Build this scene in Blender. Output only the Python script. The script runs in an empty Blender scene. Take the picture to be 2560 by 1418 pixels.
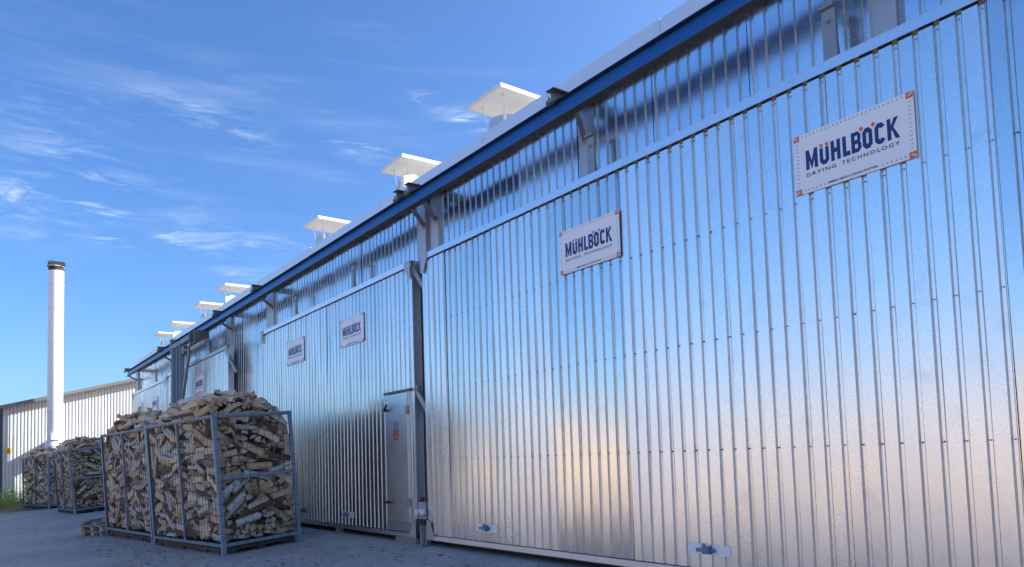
import bpy, bmesh, math, random
from mathutils import Vector, Matrix, Quaternion, Euler
R = math.radians
scn = bpy.context.scene
COL = scn.collection

# ------------------------------------------------------------------ camera
cd = bpy.data.cameras.new('camera'); cam = bpy.data.objects.new('camera', cd); COL.objects.link(cam)
_r = Vector((0.59663198, 0.80187231, -0.03211042)); _u = Vector((0.0719771, -0.01361774, 0.99731332)); _f = Vector((-0.79928066, 0.59734023, 0.06584122))
M = Matrix((_r, _u, -_f)).transposed().to_4x4(); M.translation = Vector((0, -5.25, 1.17))
cam.matrix_world = M
cd.sensor_fit = 'HORIZONTAL'; cd.sensor_width = 36.0; cd.lens = 1850/2560*36; cd.shift_y = 315.72/2560
cd.clip_start = .05; cd.clip_end = 3000
scn.camera = cam

# ------------------------------------------------------------------ sky, sun, exposure
SUN_EL, SUN_AZ = R(30), R(25)          # azimuth from +Y (behind the kilns) towards +X
w = bpy.data.worlds.new('World'); scn.world = w; w.use_nodes = True
nt = w.node_tree; nt.nodes.clear()
def N(t, **k):
    n = nt.nodes.new(t)
    for a, b in k.items(): setattr(n, a, b)
    return n
def L(a, b): nt.links.new(a, b)
def mth(op, a, b=None, c=None, clamp=False):
    n = N('ShaderNodeMath', operation=op, use_clamp=clamp)
    for i, v in enumerate((a, b, c)):
        if v is None: continue
        if hasattr(v, 'links'): L(v, n.inputs[i])
        else: n.inputs[i].default_value = v
    return n.outputs[0]
sky = N('ShaderNodeTexSky', sky_type='NISHITA', sun_disc=False, sun_elevation=SUN_EL, sun_rotation=SUN_AZ)
sky.altitude = 60; sky.air_density = .8; sky.dust_density = 2.5; sky.ozone_density = 3.5
# deepen the colour of the sky a little, neutral parts stay neutral: c * (c / max)^(g-1)
sc_ = N('ShaderNodeSeparateColor'); L(sky.outputs[0], sc_.inputs[0])
mxv = mth('MAXIMUM', mth('MAXIMUM', sc_.outputs[0], sc_.outputs[1]), mth('MAXIMUM', sc_.outputs[2], 1e-4))
GAM = 1.6
cc_ = N('ShaderNodeCombineColor')
for i_ in range(3): L(mth('MULTIPLY', mth('POWER', mth('DIVIDE', sc_.outputs[i_], mxv), GAM), mxv), cc_.inputs[i_])
# thin cirrus: streaky noise on a high flat layer, gathered in a few banks
tc = N('ShaderNodeTexCoord'); sx = N('ShaderNodeSeparateXYZ'); L(tc.outputs['Generated'], sx.inputs[0])
zc = mth('MAXIMUM', sx.outputs[2], .03)
px = mth('DIVIDE', sx.outputs[0], zc); py = mth('DIVIDE', sx.outputs[1], zc)
az = mth('ARCTAN2', sx.outputs[1], mth('MULTIPLY', sx.outputs[0], -1.0)); el = mth('ARCSINE', sx.outputs[2])
cv = N('ShaderNodeCombineXYZ'); L(az, cv.inputs[0]); L(el, cv.inputs[1])
def streak_noise(rot, sxy, scale, detail, dist, off):
    mp = N('ShaderNodeMapping'); mp.inputs['Rotation'].default_value = (0, 0, rot); mp.inputs['Scale'].default_value = (sxy[0], sxy[1], 1); mp.inputs['Location'].default_value = (off, off*.7, 0)
    L(cv.outputs[0], mp.inputs[0])
    n = N('ShaderNodeTexNoise'); n.inputs['Scale'].default_value = scale; n.inputs['Detail'].default_value = detail; n.inputs['Roughness'].default_value = .62; n.inputs['Distortion'].default_value = dist
    L(mp.outputs[0], n.inputs['Vector'])
    return n.outputs[0]
na = streak_noise(R(8), (1, 6.0), 7.0, 9, .7, 3.1)
nb = streak_noise(R(28), (1, 5.0), 12.0, 8, 1.1, 7.7)
nc = streak_noise(R(-3), (1, 9.0), 3.0, 6, .3, 1.2)
def bank(a0, e0, la, le, rot):
    """soft elongated patch centred on azimuth a0, elevation e0 (degrees)"""
    da = mth('SUBTRACT', az, R(a0)); de = mth('SUBTRACT', el, R(e0))
    c, s = math.cos(R(rot)), math.sin(R(rot))
    u = mth('ADD', mth('MULTIPLY', da, c), mth('MULTIPLY', de, s)); v = mth('SUBTRACT', mth('MULTIPLY', de, c), mth('MULTIPLY', da, s))
    q = mth('ADD', mth('POWER', mth('DIVIDE', u, R(la)), 2.0), mth('POWER', mth('DIVIDE', v, R(le)), 2.0))
    return mth('EXPONENT', mth('MULTIPLY', q, -1.0))
msum = None; vsum = None
for i, (a0, e0, la, le, rot, wt) in enumerate([(5, 17.9, 7.5, 1.3, -1, .95), (15.5, 24.0, 3.6, .8, -17, .7), (25.0, 23.6, 2.6, .9, -20, .7), (33.2, 25.6, 3.0, .6, -18, .9), (12.5, 16.0, 8.5, .75, 1, .75), (6.0, 20.8, 4.5, 1.7, -12, .4), (17.5, 14.0, 3.0, .6, -8, .4), (9, 24.5, 9, 1.4, 6, .15)]):
    q = mth('MULTIPLY', bank(a0, e0, la, le, rot), wt*.85); msum = q if msum is None else mth('ADD', msum, q)
for a0, e0, la, le, rot, wt in [(12, 21, 22, 7, 4, .55), (20, 28, 20, 4, 8, .45), (150, 25, 60, 14, 4, .5), (-120, 30, 60, 14, 4, .6)]:
    q = mth('MULTIPLY', bank(a0, e0, la, le, rot), wt); vsum = q if vsum is None else mth('ADD', vsum, q)

def ramp(v, a, b):
    m = N('ShaderNodeMapRange', interpolation_type='SMOOTHSTEP'); L(v, m.inputs[0]); m.inputs[1].default_value = a; m.inputs[2].default_value = b; return m.outputs[0]
main_c = mth('MULTIPLY', msum, mth('ADD', mth('MULTIPLY', ramp(na, .46, .80), .55), mth('MULTIPLY', ramp(nb, .50, .8), .6)))
hi_c = mth('MULTIPLY', ramp(el, R(36), R(62)), 4.0)      # extra cirrus added overhead, out of view, to brighten the shaded yard
veil = mth('MULTIPLY', mth('MULTIPLY', mth('ADD', vsum, hi_c), ramp(nc, .45, .85)), .15)
cl = mth('ADD', main_c, veil, clamp=True)
mix = N('ShaderNodeMix', data_type='RGBA'); L(cl, mix.inputs[0]); hs_ = N('ShaderNodeHueSaturation'); hs_.inputs['Hue'].default_value = .4935; L(cc_.outputs[0], hs_.inputs['Color']); L(hs_.outputs[0], mix.inputs[6]); mix.inputs[7].default_value = (5.4, 5.7, 6.1, 1)
bg = N('ShaderNodeBackground'); bg.inputs[1].default_value = .119
out = N('ShaderNodeOutputWorld'); L(mix.outputs[2], bg.inputs[0]); L(bg.outputs[0], out.inputs[0])

sd = bpy.data.lights.new('sun', 'SUN'); sd.energy = 5.0; sd.angle = R(.53); sd.color = (1.0, .95, .88)
sun = bpy.data.objects.new('sun', sd); COL.objects.link(sun)
SUN_DIR = Vector((math.sin(SUN_AZ)*math.cos(SUN_EL), math.cos(SUN_AZ)*math.cos(SUN_EL), math.sin(SUN_EL)))
sun.rotation_euler = (-SUN_DIR).to_track_quat('-Z', 'Y').to_euler(); sun.location = SUN_DIR*60
vs = scn.view_settings; vs.view_transform = 'Standard'; vs.look = 'None'; vs.exposure = 1.27; vs.gamma = 1; vs.use_curve_mapping = False
scn.cycles.max_bounces = 8; scn.cycles.glossy_bounces = 5; scn.cycles.diffuse_bounces = 4
scn.cycles.use_denoising = True

# ------------------------------------------------------------------ helpers
def tag(o, label=None, cat=None, group=None, kind=None):
    if label: o['label'] = label
    if cat: o['category'] = cat
    if group: o['group'] = group
    if kind: o['kind'] = kind
    return o
def empty(name, loc=(0, 0, 0), rot=None):
    o = bpy.data.objects.new(name, None); COL.objects.link(o); o.location = loc; o.empty_display_size = .2
    if rot is not None: o.rotation_mode = 'QUATERNION'; o.rotation_quaternion = rot
    return o
def org(o):
    """sum of the plain translations above o (things built in place are not rotated)"""
    v = Vector((0, 0, 0))
    while o is not None and not o.get('local'): v += o.location; o = o.parent
    return v
class MB:
    def __init__(s): s.v = []; s.f = []; s.m = []; s.sm = []
    def add(s, vs, fs, mi=0, smooth=False):
        b = len(s.v); s.v += [tuple(p) for p in vs]
        for f in fs: s.f.append(tuple(b+i for i in f)); s.m.append(mi); s.sm.append(smooth)
        return s
    def box(s, a, b, mi=0):
        x0, y0, z0 = [min(a[i], b[i]) for i in range(3)]; x1, y1, z1 = [max(a[i], b[i]) for i in range(3)]
        return s.add([(x, y, z) for x in (x0, x1) for y in (y0, y1) for z in (z0, z1)],
                     [(0, 1, 3, 2), (4, 6, 7, 5), (0, 4, 5, 1), (2, 3, 7, 6), (0, 2, 6, 4), (1, 5, 7, 3)], mi)
    def bar(s, p, q, wd, ht, up=(0, 0, 1), mi=0):
        """rectangular bar from p to q"""
        p, q = Vector(p), Vector(q); d = (q-p).normalized(); sd = d.cross(Vector(up))
        if sd.length < 1e-4: sd = d.cross(Vector((0, 1, 0)))
        sd.normalize(); u = sd.cross(d); a, b = sd*wd/2, u*ht/2
        vs = [e+i*a+j*b for e in (p, q) for i, j in ((-1, -1), (1, -1), (1, 1), (-1, 1))]
        return s.add(vs, [(3, 2, 1, 0), (4, 5, 6, 7), (0, 1, 5, 4), (1, 2, 6, 5), (2, 3, 7, 6), (3, 0, 4, 7)], mi)
    def tube(s, p, q, r, n=10, r2=None, caps=True, mi=0, smooth=True):
        p, q = Vector(p), Vector(q); d = (q-p).normalized(); a = d.orthogonal().normalized(); b = d.cross(a); r2 = r if r2 is None else r2
        vs = [c+(a*math.cos(2*math.pi*i/n)+b*math.sin(2*math.pi*i/n))*rr for c, rr in ((p, r), (q, r2)) for i in range(n)]
        s.add(vs, [(i, (i+1) % n, n+(i+1) % n, n+i) for i in range(n)], mi, smooth)
        if caps:
            s.add(vs[:n], [tuple(range(n))[::-1]], mi); s.add(vs[n:], [tuple(range(n))], mi)
        return s
    def prism(s, poly, e0, e1, axis, mi=0):
        """poly of 2-D points extruded along axis ('x','y','z') from e0 to e1"""
        def P(a, b, e): return {'x': (e, a, b), 'y': (a, e, b), 'z': (a, b, e)}[axis]
        n = len(poly); vs = [P(a, b, e0) for a, b in poly]+[P(a, b, e1) for a, b in poly]
        return s.add(vs, [(i, (i+1) % n, n+(i+1) % n, n+i) for i in range(n)]+[tuple(range(n))[::-1], tuple(range(n, 2*n))], mi)
    def mesh(s, name, mats, off=(0, 0, 0)):
        me = bpy.data.meshes.new(name); o = Vector(off)
        me.from_pydata([tuple(Vector(v)-o) for v in s.v], [], s.f)
        for m in (mats if isinstance(mats, (list, tuple)) else [mats]): me.materials.append(m)
        me.polygons.foreach_set('material_index', s.m); me.polygons.foreach_set('use_smooth', s.sm)
        bm = bmesh.new(); bm.from_mesh(me); bmesh.ops.recalc_face_normals(bm, faces=bm.faces); bm.to_mesh(me); bm.free()
        return me
    def build(s, name, mats, parent=None):
        o = bpy.data.objects.new(name, s.mesh(name, mats, org(parent) if parent is not None else (0, 0, 0)))
        COL.objects.link(o); o.parent = parent
        return o
def inst(name, me, parent=None, loc=(0, 0, 0), rot=None):
    o = bpy.data.objects.new(name, me); COL.objects.link(o); o.parent = parent; o.location = loc
    if rot is not None: o.rotation_euler = rot
    return o
def copy_tree(o, parent=None):
    c = o.copy(); COL.objects.link(c); c.parent = parent
    for ch in [x for x in o.children]: copy_tree(ch, c)
    return c

# ------------------------------------------------------------------ materials
def mat(name, col=(.5, .5, .5), rough=.6, metal=0.0, noise=None, var=0.0, bump=None, spec=None, island=0.0, streak=None, nrough=0.0):
    """Principled; noise=(scale, amount), bump=(scale, strength), var = brightness change per object, streak=(scale, amount) vertical dirt"""
    m = bpy.data.materials.new(name); m.use_nodes = True; t = m.node_tree; b = t.nodes['Principled BSDF']
    b.inputs['Base Color'].default_value = (*col, 1); b.inputs['Roughness'].default_value = rough; b.inputs['Metallic'].default_value = metal
    if spec is not None: b.inputs['Specular IOR Level'].default_value = spec
    def nn(ty): return t.nodes.new(ty)
    def mm(op, a, c):
        n = nn('ShaderNodeMath'); n.operation = op
        for i, v in enumerate((a, c)):
            if hasattr(v, 'links'): t.links.new(v, n.inputs[i])
            else: n.inputs[i].default_value = v
        return n.outputs[0]
    g = nn('ShaderNodeNewGeometry'); pos = g.outputs['Position']; val = None
    def mulv(x):
        nonlocal val
        val = x if val is None else mm('MULTIPLY', val, x)
    if noise:
        n = nn('ShaderNodeTexNoise'); n.inputs['Scale'].default_value = noise[0]; n.inputs['Detail'].default_value = 6; n.inputs['Roughness'].default_value = .65
        t.links.new(pos, n.inputs['Vector']); mulv(mm('ADD', mm('MULTIPLY', n.outputs[0], noise[1]*2), 1-noise[1]))
        if nrough:
            t.links.new(mm('ADD', mm('MULTIPLY', n.outputs[0], nrough*2), rough-nrough), b.inputs['Roughness'])
    if streak:
        mp = nn('ShaderNodeMapping'); mp.inputs['Scale'].default_value = (1, 1, .06); t.links.new(pos, mp.inputs[0])
        n = nn('ShaderNodeTexNoise'); n.inputs['Scale'].default_value = streak[0]; n.inputs['Detail'].default_value = 5
        t.links.new(mp.outputs[0], n.inputs['Vector']); mulv(mm('ADD', mm('MULTIPLY', n.outputs[0], streak[1]*2), 1-streak[1]))
    if var:
        oi = nn('ShaderNodeObjectInfo'); mulv(mm('ADD', mm('MULTIPLY', oi.outputs['Random'], var*2), 1-var))
    if island:
        mulv(mm('ADD', mm('MULTIPLY', g.outputs['Random Per Island'], island*2), 1-island))
    if val is not None:
        mx = nn('ShaderNodeVectorMath'); mx.operation = 'SCALE'; mx.inputs[0].default_value = col; t.links.new(val, mx.inputs['Scale']); t.links.new(mx.outputs[0], b.inputs['Base Color'])
    if bump:
        n = nn('ShaderNodeTexNoise'); n.inputs['Scale'].default_value = bump[0]; n.inputs['Detail'].default_value = 5; t.links.new(pos, n.inputs['Vector'])
        bp = nn('ShaderNodeBump'); bp.inputs['Strength'].default_value = bump[1]; bp.inputs['Distance'].default_value = .01; t.links.new(n.outputs[0], bp.inputs['Height']); t.links.new(bp.outputs[0], b.inputs['Normal'])
    return m
def galv(name, col, rough, spangle=.12, oil=.0016, var=.06):
    """bright galvanised sheet: small zinc spangle in the gloss, faint oil-canning of the flat pans, scuffs"""
    m = bpy.data.materials.new(name); m.use_nodes = True; t = m.node_tree; b = t.nodes['Principled BSDF']; nn = t.nodes.new; lk = t.links.new
    b.inputs['Metallic'].default_value = 1.0
    g = nn('ShaderNodeNewGeometry'); oi = nn('ShaderNodeObjectInfo')
    vo = nn('ShaderNodeTexVoronoi'); vo.inputs['Scale'].default_value = 55; 
    wob = nn('ShaderNodeTexNoise'); wob.inputs['Scale'].default_value = 90; wob.inputs['Detail'].default_value = 3; lk(g.outputs['Position'], wob.inputs['Vector'])
    lk(g.outputs['Position'], vo.inputs['Vector'])
    sep = nn('ShaderNodeSeparateColor'); lk(vo.outputs['Color'], sep.inputs[0])
    def mm(op, a, c):
        n = nn('ShaderNodeMath'); n.operation = op
        for i, v in enumerate((a, c)):
            if hasattr(v, 'links'): lk(v, n.inputs[i])
            else: n.inputs[i].default_value = v
        return n.outputs[0]
    sp = mm('ADD', mm('MULTIPLY', sep.outputs[0], .6), mm('MULTIPLY', wob.outputs[0], .8))       # ~0.1..1.3
    big = nn('ShaderNodeTexNoise'); big.inputs['Scale'].default_value = 1.1; big.inputs['Detail'].default_value = 3; big.inputs['Roughness'].default_value = .5; lk(g.outputs['Position'], big.inputs['Vector'])
    ro = mm('ADD', mm('ADD', mm('MULTIPLY', sp, spangle), rough-.65*spangle), mm('MULTIPLY', mm('SUBTRACT', big.outputs[0], .5), .14))
    ro = mm('ADD', ro, mm('MULTIPLY', mm('SUBTRACT', oi.outputs['Random'], .5), .11))
    lk(ro, b.inputs['Roughness'])
    # smudges and dull spots
    sm = nn('ShaderNodeTexNoise'); sm.inputs['Scale'].default_value = 4.5; sm.inputs['Detail'].default_value = 4; sm.inputs['Roughness'].default_value = .55; lk(g.outputs['Position'], sm.inputs['Vector'])
    mr = nn('ShaderNodeMapRange'); mr.interpolation_type = 'SMOOTHSTEP'; lk(sm.outputs[0], mr.inputs[0]); mr.inputs[1].default_value = .56; mr.inputs[2].default_value = .74; mr.inputs[3].default_value = 1; mr.inputs[4].default_value = .91
    v = mm('MULTIPLY', mm('ADD', mm('MULTIPLY', oi.outputs['Random'], var*2), 1-var), mm('MULTIPLY', mr.outputs[0], mm('ADD', mm('MULTIPLY', sp, .07), .95)))
    mx = nn('ShaderNodeVectorMath'); mx.operation = 'SCALE'; mx.inputs[0].default_value = col; lk(v, mx.inputs['Scale']); lk(mx.outputs[0], b.inputs['Base Color'])
    mp = nn('ShaderNodeMapping'); mp.inputs['Scale'].default_value = (6.5, 6.5, 1.1); lk(g.outputs['Position'], mp.inputs[0])
    oc = nn('ShaderNodeTexNoise'); oc.inputs['Scale'].default_value = 1.0; oc.inputs['Detail'].default_value = 2.5; lk(mp.outputs[0], oc.inputs['Vector'])
    bp = nn('ShaderNodeBump'); bp.inputs['Strength'].default_value = 1.0; bp.inputs['Distance'].default_value = oil; lk(oc.outputs[0], bp.inputs['Height'])
    bp2 = nn('ShaderNodeBump'); bp2.inputs['Strength'].default_value = .35; bp2.inputs['Distance'].default_value = .00007; lk(wob.outputs[0], bp2.inputs['Height']); lk(bp.outputs[0], bp2.inputs['Normal'])
    lk(bp2.outputs[0], b.inputs['Normal'])
    return m
MT = dict(
    sheet=galv('galvanised_sheet', (.775, .768, .76), .26, .035, .0012, .09),
    fold=galv('galvanised_sheet_fold_shade', (.70, .695, .69), .38, .05, .0004),  # darker copy of the sheet: shade of the rib slopes put into colour
    wallsheet=galv('galvanised_wall_sheet', (.74, .76, .80), .2, .05, .0010),
    rail=galv('galvanised_rail', (.76, .78, .81), .36, .1, .0006),
    neck=mat('vent_neck_sheet', (.50, .53, .58), .4, .5, noise=(3, .1)),
    fascia=mat('fascia_flashing', (.74, .76, .80), .42, .55, noise=(2, .06)),
    column=mat('galvanised_column', (.46, .47, .49), .5, .85, noise=(3, .12), streak=(9, .1)),
    plate=mat('latch_plate_metal', (.80, .80, .83), .45, .35, noise=(20, .06)),
    darksteel=mat('dark_galvanised_steel', (.16, .17, .165), .55, .6, noise=(14, .3)),
    steel=mat('grey_steel', (.30, .32, .34), .5, .7, noise=(10, .2)),
    black=mat('black_gap', (.02, .02, .022), .8),
    core=mat('door_core', (.05, .05, .055), .7),
    side=mat('door_edge_sheet', (.55, .56, .58), .42, .9, noise=(3, .1)),
    foam=mat('profile_filler', (.22, .16, .10), .9, noise=(60, .3)),
    beam=mat('blue_paint', (.007, .095, .35), .35, 0, noise=(2.2, .14), nrough=.1, streak=(12, .08)),
    beamtop=mat('beam_flange_shaded', (.008, .026, .08), .6, 0, noise=(5, .2)), beambot=mat('beam_flange_grey', (.055, .056, .066), .6, .2, noise=(4, .25)),
    white=mat('white_paint', (.74, .72, .67), .5, 0, noise=(5, .08), var=.06),
    signw=mat('sign_white', (.86, .85, .87), .35),
    navy=mat('sign_navy', (.006, .03, .17), .4), ink=mat('sign_ink', (.012, .016, .035), .4),
    orange=mat('sign_orange', (.75, .14, .05), .4), pale=mat('sign_pale', (.62, .56, .52), .4), dash=mat('sign_dash', (.36, .38, .46), .4),
    crate=mat('crate_paint', (.205, .26, .325), .5, .0, noise=(18, .25), streak=(30, .15)),
    wire=mat('crate_wire', (.10, .12, .14), .5, .3),
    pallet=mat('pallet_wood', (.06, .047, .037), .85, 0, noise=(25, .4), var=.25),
    board=mat('loose_board', (.33, .285, .22), .8, 0, noise=(20, .25), var=.3),
    hall=mat('pale_hall_sheet', (.47, .485, .48), .45, 0, noise=(1.2, .06), streak=(6, .07)),
    halltrim=mat('hall_trim', (.13, .135, .14), .5, 0, noise=(4, .15)),
    hallroof=mat('hall_roof', (.16, .17, .17), .6, 0, noise=(4, .15)),
    halldoor=mat('hall_door', (.06, .075, .10), .5),
    chim=mat('chimney_white', (.72, .72, .73), .38, 0, noise=(2.5, .07), streak=(7, .10)),
    soot=mat('chimney_soot', (.03, .028, .026), .9, 0, noise=(30, .4)),
    latch=mat('latch_blue_grey', (.12, .22, .33), .4, .3, noise=(30, .2)),
    sticker=mat('sticker_orange', (.36, .10, .035), .5), stickerb=mat('sticker_blue', (.08, .22, .42), .5), stickerg=mat('sticker_grey', (.2, .24, .28), .5),
    yellow=mat('warning_yellow', (.80, .52, .02), .5),
    plastic=mat('white_plastic', (.75, .76, .78), .35), rubber=mat('black_rubber', (.02, .022, .03), .6),
    roofm=mat('roof_membrane', (.3, .3, .3), .7),
)
# ------------------------------------------------------------------ ground
def sstep(a, b, x):
    t = min(1, max(0, (x-a)/(b-a))); return t*t*(3-2*t)
def gz(x, y):
    """yard falls away from the kilns, flattens further out"""
    s = .072+.016*sstep(-18, -29, x)+.03*sstep(-29, -36, x)
    d = -y
    if d <= 0: return 0.0
    lim = 7.5-5.0*sstep(-29, -36, x)
    z = -s*lim*(1-math.exp(-(d/lim)*1.0)) if False else -s*(d if d < lim*.8 else lim*.8+lim*.5*(1-math.exp(-(d-lim*.8)/(lim*.5))))
    return z+.28*sstep(-37.5, -41.3, x)*(1 if d < 20 else max(0, 1-(d-20)/20))
def axis(lo, hi, fine0, fine1, st):
    a = []; v = fine0
    while v < fine1+1e-6: a.append(v); v += st
    s = st; v = fine0
    while v > lo: s *= 1.35; v -= s; a.append(max(v, lo))
    s = st; v = a[len([0 for q in a if q >= fine0])-1]; v = fine1
    while v < hi: s *= 1.35; v += s; a.append(min(v, hi))
    return sorted(set(round(q, 4) for q in a))
def sheet_grid(name, xs, ys, dz, m, keep=None):
    vs = [(x, y, gz(x, y)+dz) for x in xs for y in ys]; n = len(ys); fs = []
    for i in range(len(xs)-1):
        for j in range(n-1):
            if keep and not keep((xs[i]+xs[i+1])/2, (ys[j]+ys[j+1])/2): continue
            fs.append((i*n+j, (i+1)*n+j, (i+1)*n+j+1, i*n+j+1))
    me = bpy.data.meshes.new(name); me.from_pydata(vs, [], fs); me.materials.append(m)
    me.polygons.foreach_set('use_smooth', [True]*len(fs))
    o = bpy.data.objects.new(name, me); COL.objects.link(o); return tag(o, kind='structure')
def ground_mat(name, base, dark, spots, bumpd, warm=None):
    m = bpy.data.materials.new(name); m.use_nodes = True; t = m.node_tree; b = t.nodes['Principled BSDF']; nn = t.nodes.new; lk = t.links.new
    g = nn('ShaderNodeNewGeometry')
    def noise(s, d=6, r=.6, sc=None):
        n = nn('ShaderNodeTexNoise'); n.inputs['Scale'].default_value = s; n.inputs['Detail'].default_value = d; n.inputs['Roughness'].default_value = r
        if sc:
            mp = nn('ShaderNodeMapping'); mp.inputs['Scale'].default_value = sc; mp.inputs['Rotation'].default_value = (0, 0, .5); lk(g.outputs['Position'], mp.inputs[0]); lk(mp.outputs[0], n.inputs['Vector'])
        else: lk(g.outputs['Position'], n.inputs['Vector'])
        return n.outputs[0]
    def rng(v, a, c, lo=0, hi=1):
        q = nn('ShaderNodeMapRange'); q.interpolation_type = 'SMOOTHSTEP'; lk(v, q.inputs[0]); q.inputs[1].default_value = a; q.inputs[2].default_value = c; q.inputs[3].default_value = lo; q.inputs[4].default_value = hi; return q.outputs[0]
    def mixc(f, a, c):
        q = nn('ShaderNodeMix'); q.data_type = 'RGBA'; lk(f, q.inputs[0])
        for i, v in ((6, a), (7, c)):
            if hasattr(v, 'links'): lk(v, q.inputs[i])
            else: q.inputs[i].default_value = (*v, 1)
        return q.outputs[2]
    c = mixc(rng(noise(.55, 8, .7), .34, .66), dark, base)
    c = mixc(rng(noise(14, 5, .6), .42, .7, 0, .35), c, tuple(x*1.25 for x in base))
    fine = noise(120, 3, .5)
    c = mixc(rng(fine, .35, .62, .18, 0), c, tuple(x*.5 for x in dark))
    if spots:
        c = mixc(rng(noise(5.5, 2, .4, (1, 2.2, 1)), .70, .735, 0, .8), c, tuple(x*.32 for x in dark))    # oil drips, bark crumbs pressed flat
        c = mixc(rng(noise(17, 1.5, .4), .735, .76, 0, .75), c, tuple(x*.3 for x in dark))
        c = mixc(rng(noise(2.2, 8, .75, (.35, 3.0, 1)), .52, .72, 0, .45), c, tuple(x*.62 for x in dark))    # tyre and sweeping streaks
    lk(c, b.inputs['Base Color']); b.inputs['Roughness'].default_value = .82
    bp = nn('ShaderNodeBump'); bp.inputs['Strength'].default_value = .6; bp.inputs['Distance'].default_value = bumpd; lk(fine, bp.inputs['Height']); lk(bp.outputs[0], b.inputs['Normal'])
    return m
MG = ground_mat('yard_dirt', (.42, .30, .215), (.31, .22, .155), False, .03)
MP = ground_mat('pavement_concrete', (.50, .44, .385), (.37, .325, .285), True, .006)
gx = axis(-900, 900, -46, 12, 1.0); gy = axis(-900, 900, -24, 2, .5)
sheet_grid('ground', gx, gy, -.012, MG)
px_ = [-40+.5*i for i in range(105)]; py_ = [-24+.25*i for i in range(97)]+[.19]
def on_pave(x, y):
    edge = -35.0-.95*(y+2.2)*0-1.9*max(0, min(1, (y+4.2)/2.2))+.25*math.sin(y*2.1)
    return x > edge and y > -17+1.2*math.sin(x*.23)
sheet_grid('pavement', px_, py_, 0.0, MP, on_pave)

# ------------------------------------------------------------------ profiled sheet
PITCH, RD, RW, RF, RR = .1385, .018, .008, .022, .013        # rib pitch, depth, slope width, valley floor
def profile(x0, x1, first):
    """(x, depth) points of a wide-pan sheet: flat pans with narrow recessed ribs; first = x of one rib's left edge"""
    pts = []; k = math.ceil((x0-first)/PITCH)
    pts.append((x0, 0.0))
    x = first+k*PITCH
    while x+RW+RF+RR < x1-.0005:
        if x > x0+.004: pts += [(x, 0), (x+RW, RD), (x+RW+RF, RD), (x+RW+RF+RR, 0)]
        x += PITCH
    pts.append((x1, 0.0)); return pts
def sheet_mesh(name, x0, x1, z0, z1, first, m, y=0.0, origin=None, fold=True):
    """profiled sheet standing in plane y, ribs sunk towards +y"""
    P = profile(x0, x1, first); b = MB(); n = len(P); rj = random.Random(int(x0*977)+int(first*131)+int(z1*17))
    nz = max(3, int((z1-z0)/.33)+1); zs = [z0+(z1-z0)*i/(nz-1) for i in range(nz)]; carry = [0.0]*nz
    for i in range(n-1):                                                              # every strip separate, so folds stay crisp and pans can wave a little
        pan = abs(P[i][1]-P[i+1][1]) < .001
        if pan and P[i][1] < .001:
            ph, q1, q2 = rj.uniform(0, 6.3), rj.uniform(1.2, 2.2), rj.uniform(3.0, 5.0)
            jl = [.0030*math.sin(q1*z+ph)+.0007*math.sin(q2*z+ph*3) for z in zs]; tw_ = rj.uniform(-.0005, .0005)
        else: jl, tw_ = carry, 0
        (xa, da), (xb, db) = P[i], P[i+1]
        vs = [(xa, y+da+(jl[j]-tw_ if pan and da < .001 else 0), z) for j, z in enumerate(zs)]+[(xb, y+db+(jl[j]+tw_ if pan and db < .001 else 0), z) for j, z in enumerate(zs)]
        b.add(vs, [(j, nz+j, nz+j+1, j+1) for j in range(nz-1)], 0 if pan else 1, True)
    e = [(x, y+d, z0) for x, d in P]+[(x, y+d+.004, z0) for x, d in P]                # folded lower lip, so the sheet has an edge
    b.add(e, [(i, i+1, n+i+1, n+i) for i in range(n-1)])
    return b.mesh(name, [m, MT['fold']], origin or (0, 0, 0))

# ------------------------------------------------------------------ the kilns
XL, XR, YW, TOP, DEPTH = -31.40, 11.0, .20, 5.375, 15.0
rnd = random.Random(21)
kiln = tag(empty('kiln_building', (-10, YW, 0)), 'long drying kiln block clad in shiny galvanised ribbed sheets', 'building')
cols = [(-31.42, -30.95), (-25.45, -24.95), (-19.32, -18.86), (-16.20, -15.74), (-9.45, -9.20), (-9.05, -8.85), (-5.85, -5.68), (-2.62, -2.42)]
x = XL; SW = 8*PITCH; k = 0
wl = []
while x < XR:
    x1 = min(x+SW, XR); wl.append((x, x1)); x = x1
me_full = sheet_mesh('wall_sheet', 0, SW-.003, .06, 5.22, .03, MT['wallsheet'])
for a, b in wl:
    if b-a < SW-.01: continue
    o = inst('wall_sheet', me_full, kiln, Vector((a, YW+.004*(rnd.random()-.5), 0))-kiln.location, (rnd.uniform(-.0012, .0012), 0, rnd.uniform(-.003, .003)))
for i, (a, b) in enumerate(cols):
    c = MB().box((a, YW-.045, .05), (b, YW+.03, 5.15)); c.box((a+.012, YW-.048, .06), (a+.02, YW-.044, 5.14)); c.build('column', MT['column'], kiln)
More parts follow.
